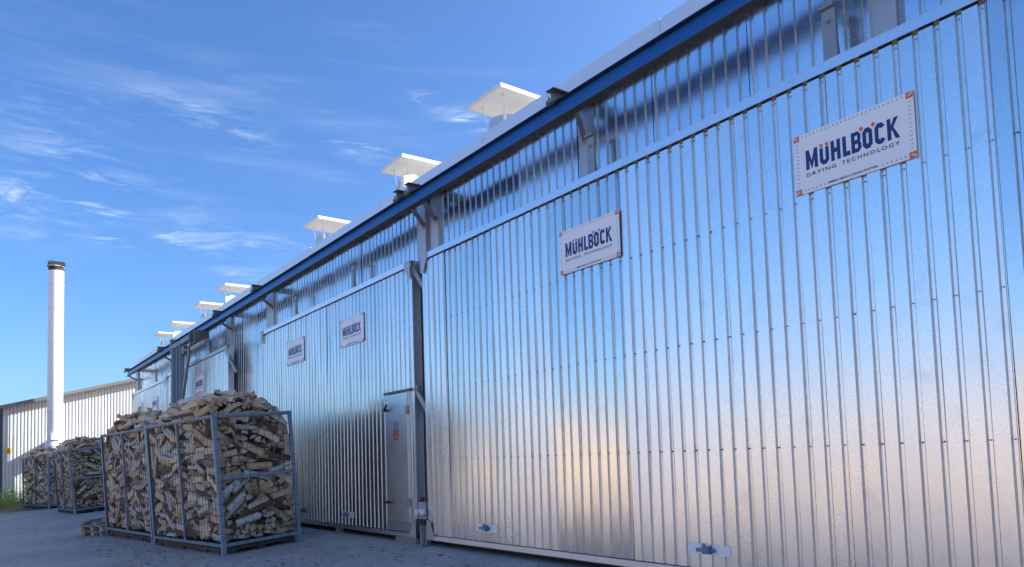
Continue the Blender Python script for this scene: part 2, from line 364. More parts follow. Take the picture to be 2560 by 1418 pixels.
# fascia flashing in lengths, roof, other walls
fx = XL-.05; L0 = [3.0, 2.9, 3.05]; i = 0
while fx < XR:
    f1 = min(fx+L0[i % 3], XR); b = MB()
    z1 = TOP-.01+.012*math.sin(i*1.7)
    b.prism([(YW-.075, 4.965), (YW-.075, z1), (YW+.25, z1+.012), (YW+.25, z1-.02), (YW-.055, z1-.03), (YW-.055, 4.965)], fx+.0004, f1-.0012, 'x')
    b.box((f1-.03, YW-.079, 4.967), (f1-.002, YW-.0755, z1-.03))
    b.build('fascia_panel', MT['fascia'], kiln); fx = f1; i += 1
MB().box((XL, YW+.26, 5.0), (XR, YW+DEPTH, 5.30)).build('roof', MT['roofm'], kiln)
me_end = sheet_mesh('wall_sheet', 0, SW-.003, .0, 5.0, .03, MT['wallsheet'])
for j in range(int(DEPTH/SW)+1):
    y0 = YW+.03+j*SW
    if y0+SW > YW+DEPTH: break
    o = inst('end_wall_sheet', me_end, kiln, Vector((XL, y0+SW, 0))-kiln.location, (0, 0, -math.pi/2))
MB().box((XL+.04, YW+.06, .0), (XR, YW+.12, 5.0)).build('inner_wall', MT['core'], kiln)
MB().box((XL+.04, YW+DEPTH-.2, .0), (XR, YW+DEPTH, 5.0)).build('back_wall', MT['column'], kiln)
MB().box((XR-.1, YW+.12, .0), (XR, YW+DEPTH-.2, 5.0)).build('end_wall', MT['column'], kiln)
MB().box((XL+.03, YW+.12, .0), (XL+.09, YW+DEPTH-.2, 5.0)).build('end_wall', MT['core'], kiln)

ax = MB(); ax.box((-36.5, 1.45, -.3), (XL-.02, 7.5, 5.3)).box((-36.6, 1.40, 5.302), (XL-.02, 7.6, 5.42)); ax.build('shade_block', MT['column'], kiln)  # unseen block added behind the kilns to keep sun off the farthest crate

# ------------------------------------------------------------------ blue rail beam with stubs and braces
rail = tag(empty('rail_beam', (-10, -.21, 4.73)), 'long blue steel door rail beam running under the silver roof edge', 'beam')
BX0, BX1 = -30.95, XR; splices = [-27.3, -21.3, -15.3, -9.3, -3.3]
YB, Z0B, Z1B = -.21, 4.732, 4.918
b = MB()
b.box((BX0, YB-.0028, Z0B+.009), (BX1, YB+.0028, Z1B-.009)).build('web', MT['beam'], rail)
MB().box((BX0, YB-.05, Z0B), (BX1, YB+.05, Z0B+.0088)).build('bottom_flange', MT['beambot'], rail)  # darker and greyer than the blue web
MB().box((BX0, YB-.062, Z1B-.0088), (BX1, YB+.062, Z1B)).build('top_flange', MT['beamtop'], rail)  # shade under this flange is put into its colour, near-black blue
for s in splices:
    MB().box((s-.0035, YB-.0045, Z0B+.01), (s+.0035, YB+.0045, Z1B-.01)).build('weld_seam', MT['beam'], rail)
for s in (-31.1, -25.25, -18.85, -15.8, -9.26, -8.93, -5.78, -2.5, .7):
    z0, z1 = 4.952, 5.058; b = MB()
    b.box((s-.065, -.30, z1-.007), (s+.065, YW-.08, z1)).box((s-.065, -.27, z0), (s+.065, YW-.08, z0+.007)).box((s-.004, -.28, z0+.007), (s+.004, YW-.08, z1-.007))
    st = b.build('stub_beam', MT['darksteel'], rail)
    b = MB()                                                                         # clamp plates and bolts gripping the top flange
    b.box((s-.07, -.30, 4.910), (s+.07, -.265, 4.95)).box((s-.055, -.29, 4.90), (s+.055, -.255, 4.909))
    for q in (-.04, .04): b.tube((s+q, -.282, 4.885), (s+q, -.282, 4.99), .009, 6)
    b.build('clamp', MT['darksteel'], st)
    w_ = MB()                                                                        # diagonal angle brace from beam to wall column
    w_.bar((s+.27, YB+.04, 4.728), (s+.03, YW-.05, 4.615), .045, .045).box((s-.01, YW-.055, 4.56), (s+.075, YW-.046, 4.64))
    w_.build('brace', MT['steel'], rail)

# ------------------------------------------------------------------ doors
def door(x0, x1, first, seam, y=0.0, z0=.085, z1=4.105, label='', gus=(1, 1), wedge=0, latches=True, brackets=(-1.33, 1.33), fine=True):
    d = tag(empty('kiln_door', ((x0+x1)/2, y, z0)), label, 'door', 'kiln doors')
    xc = (x0+x1)/2
    MB().box((x0+.004, y+.034, z0+.004), (x1-.004, y+.132, z1-.004)).build('core', MT['core'], d)
    for e, sgn in ((x0, 1), (x1, -1)):
        MB().box((e, y-.004, z0), (e+sgn*.055, y+.021, z1)).build('side_rail', MT['rail'], d)
        MB().box((e-sgn*.0025, y+.0225, z0), (e+sgn*.0035, y+.134, z1)).build('edge_sheet', MT['side'], d)
    t = MB().box((x0, y-.026, z1-.082), (x1, y+.021, z1)); t.box((x0+.01, y-.028, z1-.012), (x1-.01, y-.0262, z1-.006)); t.build('top_rail', MT['rail'], d)
    MB().box((x0, y-.024, z0), (x1, y+.021, z0+.062)).build('bottom_rail', MT['rail'], d)
    xs = []; s = seam
    while s > x0+.06: s -= SW
    while s < x1-.06:
        a, b = max(s, x0+.056), min(s+SW, x1-.056)
        if b-a > .03: xs.append((a, b))
        s += SW
    zz0, zz1 = z0+.070, z1-.098
    scr, fil = MB(), MB()
    for a, b in xs:
        me = sheet_mesh('cladding_sheet', a+.0004, b-.0004, zz0, zz1, first, MT['sheet'], y, (a, y, zz0))
        inst('cladding_sheet', me, d, Vector((a, y+rnd.uniform(-.001, .001), zz0))-d.location, (rnd.uniform(-.0015, .0015), 0, rnd.uniform(-.003, .003)))
        k = math.ceil((a-first)/PITCH)
        q = first+k*PITCH
        while q+.04 < b:
            if q > a+.005:
                xm = q+RW+RF/2
                fil.box((q+.004, y-.002, zz1+.001), (q+RW+RF+RR-.004, y+.020, zz1+.014))
                for zr in (1.19, 2.15, 3.10, zz1-.035):
                    if fine or abs(zr-1.19) < .1: scr.tube((xm, y+RD, zr), (xm, y+RD-.003, zr), .008, 6, smooth=False).tube((xm, y+RD-.003, zr), (xm, y+RD-.011, zr), .0055, 6, smooth=False)
            q += PITCH
    tag(scr.build('screws', MT['darksteel'], d), kind='stuff'); tag(fil.build('profile_fillers', MT['foam'], d), kind='stuff')
    # riveted corner gussets
    def gusset(xe, sx, ze, sz):
        g = MB(); P = [(0, 0), (.185, 0), (.185, .075), (.062, .27), (0, .27)]
        g.prism([(xe+sx*a, ze+sz*c) for a, c in P], y-.034, y-.0265, 'y')
        for i in range(6): g.tube((xe+sx*(.02+.028*i), y-.034, ze+sz*.016), (xe+sx*(.02+.028*i), y-.037, ze+sz*.016), .005, 6)
        for i in range(4): g.tube((xe+sx*.016, y-.034, ze+sz*(.06+.05*i)), (xe+sx*.016, y-.037, ze+sz*(.06+.05*i)), .005, 6)
        g.build('corner_gusset', MT['column'], d)
    for gx_, sx in ((x0, 1), (x1, -1)):
        if gx_ > .3: continue
        gusset(gx_, sx, z1, -1); gusset(gx_, sx, z0, 1)
    for q in brackets:                                                                # lifting brackets standing on the door top
        b = MB(); bx = xc+q
        b.prism([(-.005, z1-.02), (.055, z1-.02), (.03, z1+.12), (.03, z1+.40), (-.03, z1+.42), (-.03, z1+.405), (-.0, z1+.395), (-.0, z1+.14)], bx-.055, bx+.055, 'x')
        b.box((bx-.075, y-.015, z1+.425), (bx+.05, y+.07, z1+.437)); b.tube((bx, y-.005, z1+.30), (bx, y-.02, z1+.30), .012, 6)
        b.build('lifting_bracket', MT['steel'], d)
    if latches:
        for q in (-.98, .98) if x1-x0 < 8 else (-3.46+.02, -.04):
            lx, lz = xc+q, .325
            if x1-x0 > 8: lx = (-7.615 if q < -1 else -4.22)
            p = MB().box((lx-.23, y-.0105, lz-.048), (lx+.23, y-.0045, lz+.048))
            for i in (-1, 1):
                for j in (-1, 1):
                    p.tube((lx+i*.213, y-.0105, lz+j*.034), (lx+i*.213, y-.014, lz+j*.034), .006, 6)
                    p.tube((lx+i*.075, y-.0105, lz+j*.036), (lx+i*.075, y-.014, lz+j*.036), .006, 6)
            p = p.build('latch_plate', MT['plate'], d)
            h = MB(); h.box((lx-.035, y-.05, lz-.036), (lx+.028, y-.009, lz+.03)).prism([(y-.009, lz-.04), (y-.009, lz+.045), (y-.055, lz+.015), (y-.055, lz-.03)], lx+.03, lx+.038, 'x')
            h.bar((lx+.04, y-.04, lz), (lx-.10, y-.046, lz-.004), .026, .032).prism([(lx-.06, lz+.02), (lx-.015, lz+.02), (lx-.045, lz+.052)], y-.03, y-.012, 'y').tube((lx+.04, y-.03, lz-.005), (lx+.075, y-.03, lz-.005), .018, 8)
            h.build('latch_hook', MT['latch'], p)
    for zz in ((3.95, 2.18) if wedge == 2 else (3.78,) if wedge == 1 else ()):        # closing wedges at the free edge
        b = MB(); b.bar((x1+.01, y+.05, zz), (x1+.30 if wedge == 1 else x1+.2, y+.13, zz-.34), .07, .06); b.box((x1+.003, y+.02, zz-.03), (x1+.05, y+.09, zz+.09)); b.tube((x1+.03, y+.015, zz+.03), (x1+.03, y+.1, zz+.03), .014, 8)
        b.build('closing_wedge', MT['steel'], d)
    return d
d1 = door(-9.05, .69, -2.673, -4.0105, 0, label='nearest and widest ribbed kiln door, filling the right half', gus=(1, 1))
d2 = door(-16.05, -9.355, -9.77, -11.3875, 0, label='ribbed kiln door with a small inspection door at its right end', wedge=2)
d3 = door(-24.88, -18.25, -19.2, -20.2635, -.10, z0=.13, z1=4.13, label='ribbed kiln door hanging proud behind the grey door carrier posts', wedge=1, fine=False)
d4 = door(-31.12, -25.42, -26.2, -27.2635, 0, label='farthest ribbed kiln door at the end of the block', fine=False)

# inspection door in the second door
ins = MB().box((-10.215, -.036, .30), (-9.535, -.004, 2.19)).build('inspection_door', galv('inspection_sheet', (.66, .68, .71), .33), d2); ins['label'] = 'small flat steel inspection door with orange sticker'
MB().box((-10.25, -.05, 2.205), (-9.40, -.004, 2.235)).build('drip_rail', MT['darksteel'], ins)
MB().box((-9.531, -.022, .29), (-9.50, -.0045, 2.20)).box((-10.26, -.020, .16), (-9.45, -.0035, .288)).build('door_surround', MT['rail'], ins)
for hz, tilt in ((1.965, .07), (.575, .0)):
    MB().tube((-10.17, -.036, hz), (-10.17, -.085, hz), .022, 8).bar((-10.19, -.08, hz-.01), (-10.06, -.095, hz+tilt), .022, .028).build('handle', MT['rubber'], ins)
for hz in (1.93, .585):
    MB().box((-9.575, -.045, hz-.06), (-9.538, -.0365, hz+.06)).box((-9.53, -.045, hz-.06), (-9.495, -.0225, hz+.06)).tube((-9.534, -.046, hz-.065), (-9.534, -.046, hz+.065), .011, 8).build('hinge', MT['steel'], ins)
stk = MB().box((-9.965, -.0395, 1.50), (-9.815, -.0365, 1.655)).box((-9.965, -.0396, 1.655), (-9.815, -.0365, 1.715), 1).box((-9.965, -.0397, 1.715), (-9.815, -.0365, 1.775), 2)
stk.box((-9.95, -.0412, 1.672), (-9.925, -.0398, 1.70), 3).box((-9.86, -.0412, 1.668), (-9.842, -.0398, 1.70), 3).box((-9.885, -.0412, 1.535), (-9.862, -.0398, 1.56), 3).box((-9.855, -.0412, 1.535), (-9.835, -.0398, 1.562), 3).box((-9.842, -.0412, 1.62), (-9.828, -.0398, 1.634), 3)
stk.build('sticker', [MT['sticker'], MT['stickerb'], MT['stickerg'], MT['dash']], ins)

# blocks under the doors
for i, (a, c, yy, h, lab) in enumerate(((-9.98, -9.36, .0, .077, 'pale sawn wood block wedged under the second door beside the socket post'), (-14.75, -14.05, .0, .07, 'grey wooden block under the second door beside the front crate'), (-12.2, -12.08, .01, .07, 'short wood offcut under the middle of the second door'))):
    tag(MB().box((a, yy-.03, gz(a, yy-.03)+.001), (c, yy+.06, h+.004)).build('wood_block', MT['board'] if i != 1 else MT['column']), lab, 'wood block')

# ------------------------------------------------------------------ power socket post between the first two doors
sp = tag(empty('socket_post', (-9.17, .0, 0)), 'power socket post with two round white sockets between the first two doors', 'socket')
MB().box((-9.26, -.02, .0), (-9.20, .05, .34)).box((-9.12, -.02, .0), (-9.08, .05, .34)).tube((-9.155, -.02, .02), (-9.155, -.02, .30), .008, 6).build('post', MT['steel'], sp)
MB().box((-9.29, -.055, .285), (-9.07, .05, .365)).build('tray', MT['rubber'], sp)
MB().box((-9.28, -.03, .365), (-9.075, .05, .60)).build('back_plate', MT['column'], sp)
for xx, zz in ((-9.245, .46), (-9.105, .465)):
    MB().tube((xx, -.032, zz), (xx-.01, -.085, zz-.008), .048, 14, .052).tube((xx-.01, -.085, zz-.008), (xx-.012, -.095, zz-.009), .04, 14, .02).build('socket', MT['plastic'], sp)
MB().tube((-9.12, -.03, .64), (-9.12, -.06, .64), .03, 10).bar((-9.15, -.06, .62), (-9.09, -.05, .66), .03, .02).tube((-9.15, -.05, .43), (-9.12, -.06, .38), .006, 6).build('plug_lever', MT['rubber'], sp)

# ------------------------------------------------------------------ door carrier hanging on the rail at the third door
dc = tag(empty('door_carrier', (-21.7, -.36, 4.73)), 'dark steel door carrier hanging from the blue rail at the third door', 'carrier')
for a, c, zt in ((-22.52, -22.30, 4.66), (-21.93, -21.50, 4.69)):
    b = MB(); b.box((a, -.47, .75), (a+.05, -.34, zt)).box((c-.05, -.47, .75), (c, -.34, zt)).box((a+.05, -.365, .76), (c-.05, -.355, zt-.01)); b.build('post', MT['crate'], dc)
MB().bar((-20.50, -.40, 4.62), (-21.95, -.40, 2.35), .09, .07, (0, 1, 0)).build('brace', MT['steel'], dc)
MB().box((-22.75, -.46, 4.58), (-20.45, -.33, 4.70)).build('top_beam', MT['crate'], dc)
MB().box((-20.50, -.46, 4.40), (-20.44, -.10, 4.76)).box((-20.0, -.46, 4.40), (-19.94, -.10, 4.74)).box((-20.44, -.12, 4.40), (-20.0, -.10, 4.66)).box((-20.44, -.46, 4.42), (-20.0, -.1, 4.44)).build('trolley', MT['darksteel'], dc)
MB().box((-22.80, -.44, 4.52), (-22.66, -.30, 4.90)).build('trolley', MT['darksteel'], dc)
MB().tube((-20.30, -.40, 4.30), (-19.30, -.40, 4.30), .085, 12).tube((-19.30, -.40, 4.30), (-19.0, -.40, 4.30), .075, 12).build('gear_motor', MT['steel'], dc)
MB().box((-21.45, -.45, 4.28), (-21.1, -.32, 4.5)).tube((-21.1, -.4, 4.36), (-20.6, -.4, 4.36), .05, 10).build('hoist', MT['darksteel'], dc)

# ------------------------------------------------------------------ company signs
SWD, SHT = .915, .47
def sign_parts():
    s = empty('company_sign')
    MB().box((0, -.006, 0), (SWD, 0, SHT)).build('plate', MT['signw'], s)
    lg = MB(); tu, tv = .0285, .072
    def q(poly, b=lg): b.prism([(u*SWD, v*SHT) for u, v in poly], -.0085, -.0061, 'y')
    V0, V1 = .380, .705
    def rect(u0, u1, v0, v1): q([(u0, v0), (u1, v0), (u1, v1), (u0, v1)])
    def octa(u0, u1, v0, v1, skip=()):
        cu, cv_ = .024, .056; i0, i1, j0, j1 = u0+tu, u1-tu, v0+tv, v1-tv; ci, cj = .007, .02
        O = [(u0+cu, v0), (u1-cu, v0), (u1, v0+cv_), (u1, v1-cv_), (u1-cu, v1), (u0+cu, v1), (u0, v1-cv_), (u0, v0+cv_)]
        I = [(i0+ci, j0), (i1-ci, j0), (i1, j0+cj), (i1, j1-cj), (i1-ci, j1), (i0+ci, j1), (i0, j1-cj), (i0, j0+cj)]
        for k in range(8):
            if k not in skip: q([O[k], O[(k+1) % 8], I[(k+1) % 8], I[k]])
    # M
    rect(.106, .106+tu, V0, V1); rect(.212-tu, .212, V0, V1)
    q([(.106+tu, V1), (.159, V0+.13), (.159, V0), (.106+tu, V1-.17)]); q([(.212-tu, V1), (.212-tu, V1-.17), (.159, V0), (.159, V0+.13)])
    # U (lower, leaving room for the dots)
    octa(.232, .312, .378, .655, (4, 5, 3, 6)); rect(.232, .232+tu, .40+.03, .655); rect(.312-tu, .312, .43, .655)
    # H
    rect(.331, .331+tu, V0, V1); rect(.411-tu, .411, V0, V1); rect(.331+tu, .411-tu, .51, .51+tv)
    # L
    rect(.432, .432+tu, V0, V1); rect(.432+tu, .493, V0, V0+tv)
    # B
    rect(.505, .505+tu, V0, V1); rect(.505+tu, .562, V1-tv*.85, V1); rect(.505+tu, .562, .515, .515+tv*.85); rect(.505+tu, .562, V0, V0+tv*.85)
    q([(.562, V1), (.562, V1-tv*.85), (.582-tu*.2-.012, V1-.09), (.582, V1-.05)]); q([(.582, V1-.05), (.556, V1-.07), (.556, .57), (.582, .60)]); q([(.582, .60), (.556, .585), (.556, .535), (.576, .546)])
    q([(.576, .546), (.552, .545), (.558, .50), (.586, .50)]); q([(.586, .51), (.558, .52), (.558, .44), (.586, .43)]); q([(.586, .435), (.558, .455), (.556, V0+tv*.8), (.562, V0)])
    octa(.598, .676, V0, V1)                                                          # O
    octa(.696, .777, V0, V1, (2,)); 
    # K
    rect(.793, .793+tu, V0, V1); q([(.821, .50), (.821, .585), (.848, V1), (.880, V1)]); q([(.821, .585), (.842, .56), (.886, V0), (.853, V0)])
    lg.build('lettering', MT['navy'], s)
    for u in (.247, .297):
        dt = MB(); q([(u-.013, .668), (u+.013, .668), (u+.013, .722), (u-.013, .722)], dt); dt.build('umlaut_dot', MT['orange'], s)
    for u in (.590, .687):
        dt = MB(); q([(u-.019, .722), (u, .682), (u+.019, .722), (u, .762)], dt); dt.build('umlaut_dot', MT['orange'], s)
    def text(body, u0, u1, v0, v1, name, spacing):
        cu = bpy.data.curves.new(name, 'FONT'); cu.body = body; cu.space_character = spacing; cu.extrude = .01; cu.offset = .008; cu.resolution_u = 3
        to = bpy.data.objects.new(name, cu); COL.objects.link(to); bpy.context.view_layer.update()
        me = bpy.data.meshes.new_from_object(to.evaluated_get(bpy.context.evaluated_depsgraph_get())); bpy.data.objects.remove(to)
        xs = [v.co.x for v in me.vertices]; ys = [v.co.y for v in me.vertices]; zs = [v.co.z for v in me.vertices]
        for v in me.vertices:
            a = (v.co.x-min(xs))/(max(xs)-min(xs)); c = (v.co.y-min(ys))/(max(ys)-min(ys)); e = (v.co.z-min(zs))/(max(zs)-min(zs))
            v.co = ((u0+(u1-u0)*a)*SWD, -.0061-.0020*e, (v0+(v1-v0)*c)*SHT)
        me.materials.clear(); me.materials.append(MT['ink']); o = bpy.data.objects.new(name, me); COL.objects.link(o); o.parent = s
    text('DRYING', .106, .366, .266, .326, 'tagline', 1.35); text('TECHNOLOGY', .416, .882, .266, .326, 'tagline', 1.35)
    for wd_, a_, c_ in (('TIMBER', .285, .372), ('NEEDS', .380, .458), ('A', .464, .481), ('STRONG', .488, .583), ('PARTNER', .592, .704)): text(wd_, a_, c_, .043, .073, 'slogan', 1.02)
    for cx in (.001, .945):
        for cy_ in (.002, .904):
            MB().box((cx*SWD, -.0075, cy_*SHT), ((cx+.054)*SWD, -.0061, (cy_+.094)*SHT)).box(((cx+.016)*SWD, -.0086, (cy_+.03)*SHT), ((cx+.037)*SWD, -.0076, (cy_+.068)*SHT), 1).build('corner_square', [MT['orange'], MT['pale']], s)
    db = MB()
    for i in range(25):
        u = .085+.83*i/24
        db.box((u*SWD-.004, -.0071, .94*SHT), (u*SWD+.004, -.0061, .972*SHT))
        if u < .265 or u > .725: db.box((u*SWD-.004, -.0071, .035*SHT), (u*SWD+.004, -.0061, .07*SHT))
    for i in range(12):
        v = .15+.70*i/11
        for u in (.021, .958): db.box((u*SWD, -.0071, v*SHT-.003), ((u+.022)*SWD, -.0061, v*SHT+.003))
    tag(db.build('border_dashes', MT['dash'], s), kind='stuff')
    bt = MB()
    for u in (.012, .5, .988):
        for v in (.03, .97): bt.tube((u*SWD, -.0061, v*SHT), (u*SWD, -.0105, v*SHT), .007, 8)
    tag(bt.build('bolts', MT['plastic'], s), kind='stuff')
    return s
sg = sign_parts()
spots = [(-3.185, -.0125, 3.145, 'white company sign with navy lettering, larger-looking right sign on the nearest door'),
         (-6.035, -.0125, 3.145, 'white company sign with navy lettering, left of the two on the nearest door'),
         (-11.87, -.0125, 3.160, 'white company sign on the second door, right of its pair, above the inspection door'),
         (-14.48, -.0125, 3.165, 'white company sign on the second door, left of its pair'),
         (-21.30, -.1125, 3.20, 'white company sign on the third door, just above the heaped firewood'),
         (-27.55, -.0125, 3.16, 'pale company sign on the farthest kiln door, right of its pair'),
         (-30.1, -.0125, 3.16, 'pale company sign on the farthest kiln door, left of its pair')]
for i, (a, c, e, lab) in enumerate(spots):
    o = sg if i == 0 else copy_tree(sg)
    o.location = (a, c, e); tag(o, lab, 'sign', 'company signs on the kiln doors')
# ------------------------------------------------------------------ roof vents: tube, four legs, square cap
def vent_tree(box):
    v = empty('roof_vent')
    W = .42; zc = 1.13                                                                # cap underside above the roof (roof top at 5.30)
    MB().tube((0, 0, 0), (0, 0, .86), .28, 28, caps=False).tube((0, 0, .855), (0, 0, .80), .28, 28, .265, caps=False).tube((0, 0, .77), (0, 0, .785), .2845, 28).build('tube', MT['neck'], v)
    b = MB(); b.box((-W, -W, zc), (W, W, zc+.014)); W2 = W+.004
    for a, c in (((-W2, -W2, zc-.012), (W2, -W, zc+.045)), ((-W2, W, zc-.012), (W2, W2, zc+.045)), ((-W2, -W, zc-.012), (-W, W, zc+.045)), ((W, -W, zc-.012), (W2, W, zc+.045))): b.box(a, c)
    b.add([(-W, -W, zc+.03), (W, -W, zc+.03), (W, W, zc+.03), (-W, W, zc+.03), (0, 0, zc+.10)], [(0, 1, 4), (1, 2, 4), (2, 3, 4), (3, 0, 4)])
    b.build('cap', MT['white'], v)
    for a in (45, 135, 225, 315):
        c, s = math.cos(R(a)), math.sin(R(a))
        l = MB(); l.bar((c*.287, s*.287, .72), (c*.354, s*.354, zc), .034, .008, (c, s, 0)); l.tube((c*.354, s*.354, zc-.03), (c*.354, s*.354, zc), .02, 8); l.build('leg', MT['white'], v)
    if box:
        bx = MB().prism([(-.42, .2), (-.02, .2), (-.02, .76), (-.22, .83), (-.42, .76)], .33, .46, 'x'); bx.box((.461, -.26, .52), (.464, -.22, .58), 1); bx.build('damper_box', [MT['white'], MT['black']], v)
    return v
v0, v1 = vent_tree(False), vent_tree(True)
used = {0: False, 1: False}
vs_ = [(-8.54, 0, 'nearest white roof vent cap, beside the blue beam stub'), (-11.40, 1, 'second white roof vent, with a bright damper box under its cap'),
       (-15.20, 0, 'third white roof vent along the roof, alone above the left end of the second door'), (-22.08, 1, 'roof vent with a small white box, fourth along the roof'),
       (-24.90, 0, 'roof vent without a box, fifth along the roof'), (-28.60, 1, 'roof vent with a small white box, sixth along the roof'), (-31.02, 0, 'farthest roof vent, at the end of the kiln roof')]
for xx, k, lab in vs_:
    src = v1 if k else v0
    o = copy_tree(src) if used[k] else src
    used[k] = True; o.location = (xx, 1.22, 5.30); o.rotation_euler = (0, 0, R(rnd.uniform(-2, 2))); tag(o, lab, 'roof vent', 'vents along the kiln roof')

# ------------------------------------------------------------------ boiler hall behind, chimney and flue
XW = -41.5
def hall_profile(a0, a1):
    pts = []; q = a0
    while q < a1-.001:
        for u, dd in ((0, 0), (.055, 0), (.078, .026), (.115, .026)): 
            if q+u < a1-.001: pts.append((q+u, dd))
        q += .1385
    pts.append((a1, 0)); return pts
hall = tag(empty('boiler_hall', (XW, 0, 0)), 'pale ribbed sheet hall with a sloping roof edge behind the chimney', 'building')
def zr(y): return 5.24+.267*y                                                          # sloping verge
ya, n = -3.24, 0
while ya < 8.0:
    yb = min(ya+SW, 8.0)
    P = hall_profile(0, yb-ya-.003)
    b = MB(); m = len(P)
    b.add([(XW-dd, ya+u, -.3) for u, dd in P]+[(XW-dd, ya+u, zr(ya+u)) for u, dd in P], [(i, i+1, m+i+1, m+i) for i in range(m-1)])
    b.build('wall_sheet', MT['hall'], hall); ya = yb
b = MB(); P = hall_profile(0, .42); m = len(P)
b.add([(XW-dd, -3.67+u, -.3) for u, dd in P]+[(XW-dd, -3.67+u, zr(-3.67+u)) for u, dd in P], [(i, i+1, m+i+1, m+i) for i in range(m-1)]); b.build('wall_sheet', MT['hall'], hall)
MB().box((XW-.12, -5.4, -.3), (XW-.06, -3.68, 4.0)).build('door', MT['halldoor'], hall)
MB().box((XW-.06, -3.70, -.3), (XW+.01, -3.672, 4.2)).box((XW-.06, -5.5, -.3), (XW+.01, -5.42, 3.8)).build('door_frame', MT['halltrim'], hall)
MB().prism([(-9, zr(-9)), (9, zr(9)), (9, zr(9)+.13), (-9, zr(-9)+.13)], XW-9, XW+.42, 'x').build('roof', MT['hallroof'], hall)
MB().prism([(-9, zr(-9)-.03), (9, zr(9)-.03), (9, zr(9)+.10), (-9, zr(-9)+.10)], XW+.422, XW+.44, 'x').build('verge_trim', MT['halltrim'], hall)
MB().box((XW-8, -8.6, -.3), (XW-.2, -5.5, 2.6)).box((XW-8, -5.5, -.3), (XW-.2, 8, 3.0)).build('back_wall', MT['hallroof'], hall)
wsn = tag(empty('warning_sign', (XW+.02, -3.44, 2.29)), 'small square yellow warning sign with black triangle on the hall wall', 'sign')
MB().box((XW+.012, -3.56, 2.19), (XW+.02, -3.32, 2.43)).build('plate', MT['yellow'], wsn)
t = MB(); t.prism([(-3.54, 2.215), (-3.34, 2.215), (-3.44, 2.405)], XW+.0205, XW+.023, 'x'); t.prism([(-3.505, 2.238), (-3.375, 2.238), (-3.44, 2.362)], XW+.0235, XW+.025, 'x', 1); t.prism([(-3.455, 2.25), (-3.425, 2.25), (-3.425, 2.275), (-3.455, 2.275)], XW+.0255, XW+.027, 'x').prism([(-3.452, 2.285), (-3.428, 2.285), (-3.424, 2.33), (-3.456, 2.33)], XW+.0255, XW+.027, 'x')
t.build('symbol', [MT['black'], MT['yellow']], wsn)

CX, CY = -40.35, -1.72; rr = .318
chim = tag(empty('chimney', (CX, CY, -.2)), 'tall white round metal chimney with a sooty square top', 'chimney')
prev = -.2
for i, zz in enumerate((2.2, 4.05, 5.6, 7.3, 8.95, 10.05, 10.95)):
    MB().tube((CX, CY, prev+.006), (CX, CY, zz), rr, 40).tube((CX, CY, zz-.05), (CX, CY, zz+.004), rr+.009, 40, caps=False).build('shaft_section', MT['chim'], chim); prev = zz
MB().tube((CX, CY, -.2), (CX, CY, 2.45), rr+.14, 32, rr+.10).tube((CX, CY, 2.45), (CX, CY, 2.75), rr+.10, 32, rr+.004).build('base_cone', MT['chim'], chim)
MB().box((CX-.325, CY-.325, 10.985), (CX+.325, CY+.325, 11.10)).box((CX-.345, CY-.345, 10.945), (CX+.345, CY+.345, 10.984)).build('top_frame', MT['soot'], chim)
MB().tube((CX, CY, 10.70), (CX, CY, 10.938), rr+.003, 40, rr+.006).build('soot_band', MT['soot'], chim)
MB().box((CX+.29, CY-.18, 2.72), (CX+.40, CY+.20, 2.95)).box((CX+.28, CY-.22, 2.95), (CX+.42, CY+.24, 2.97)).build('hatch', MT['chim'], chim)
MB().box((XW+.01, CY-.26, 2.16), (CX-.2, CY+.26, 2.70)).build('flue_duct', MT['chim'], chim)

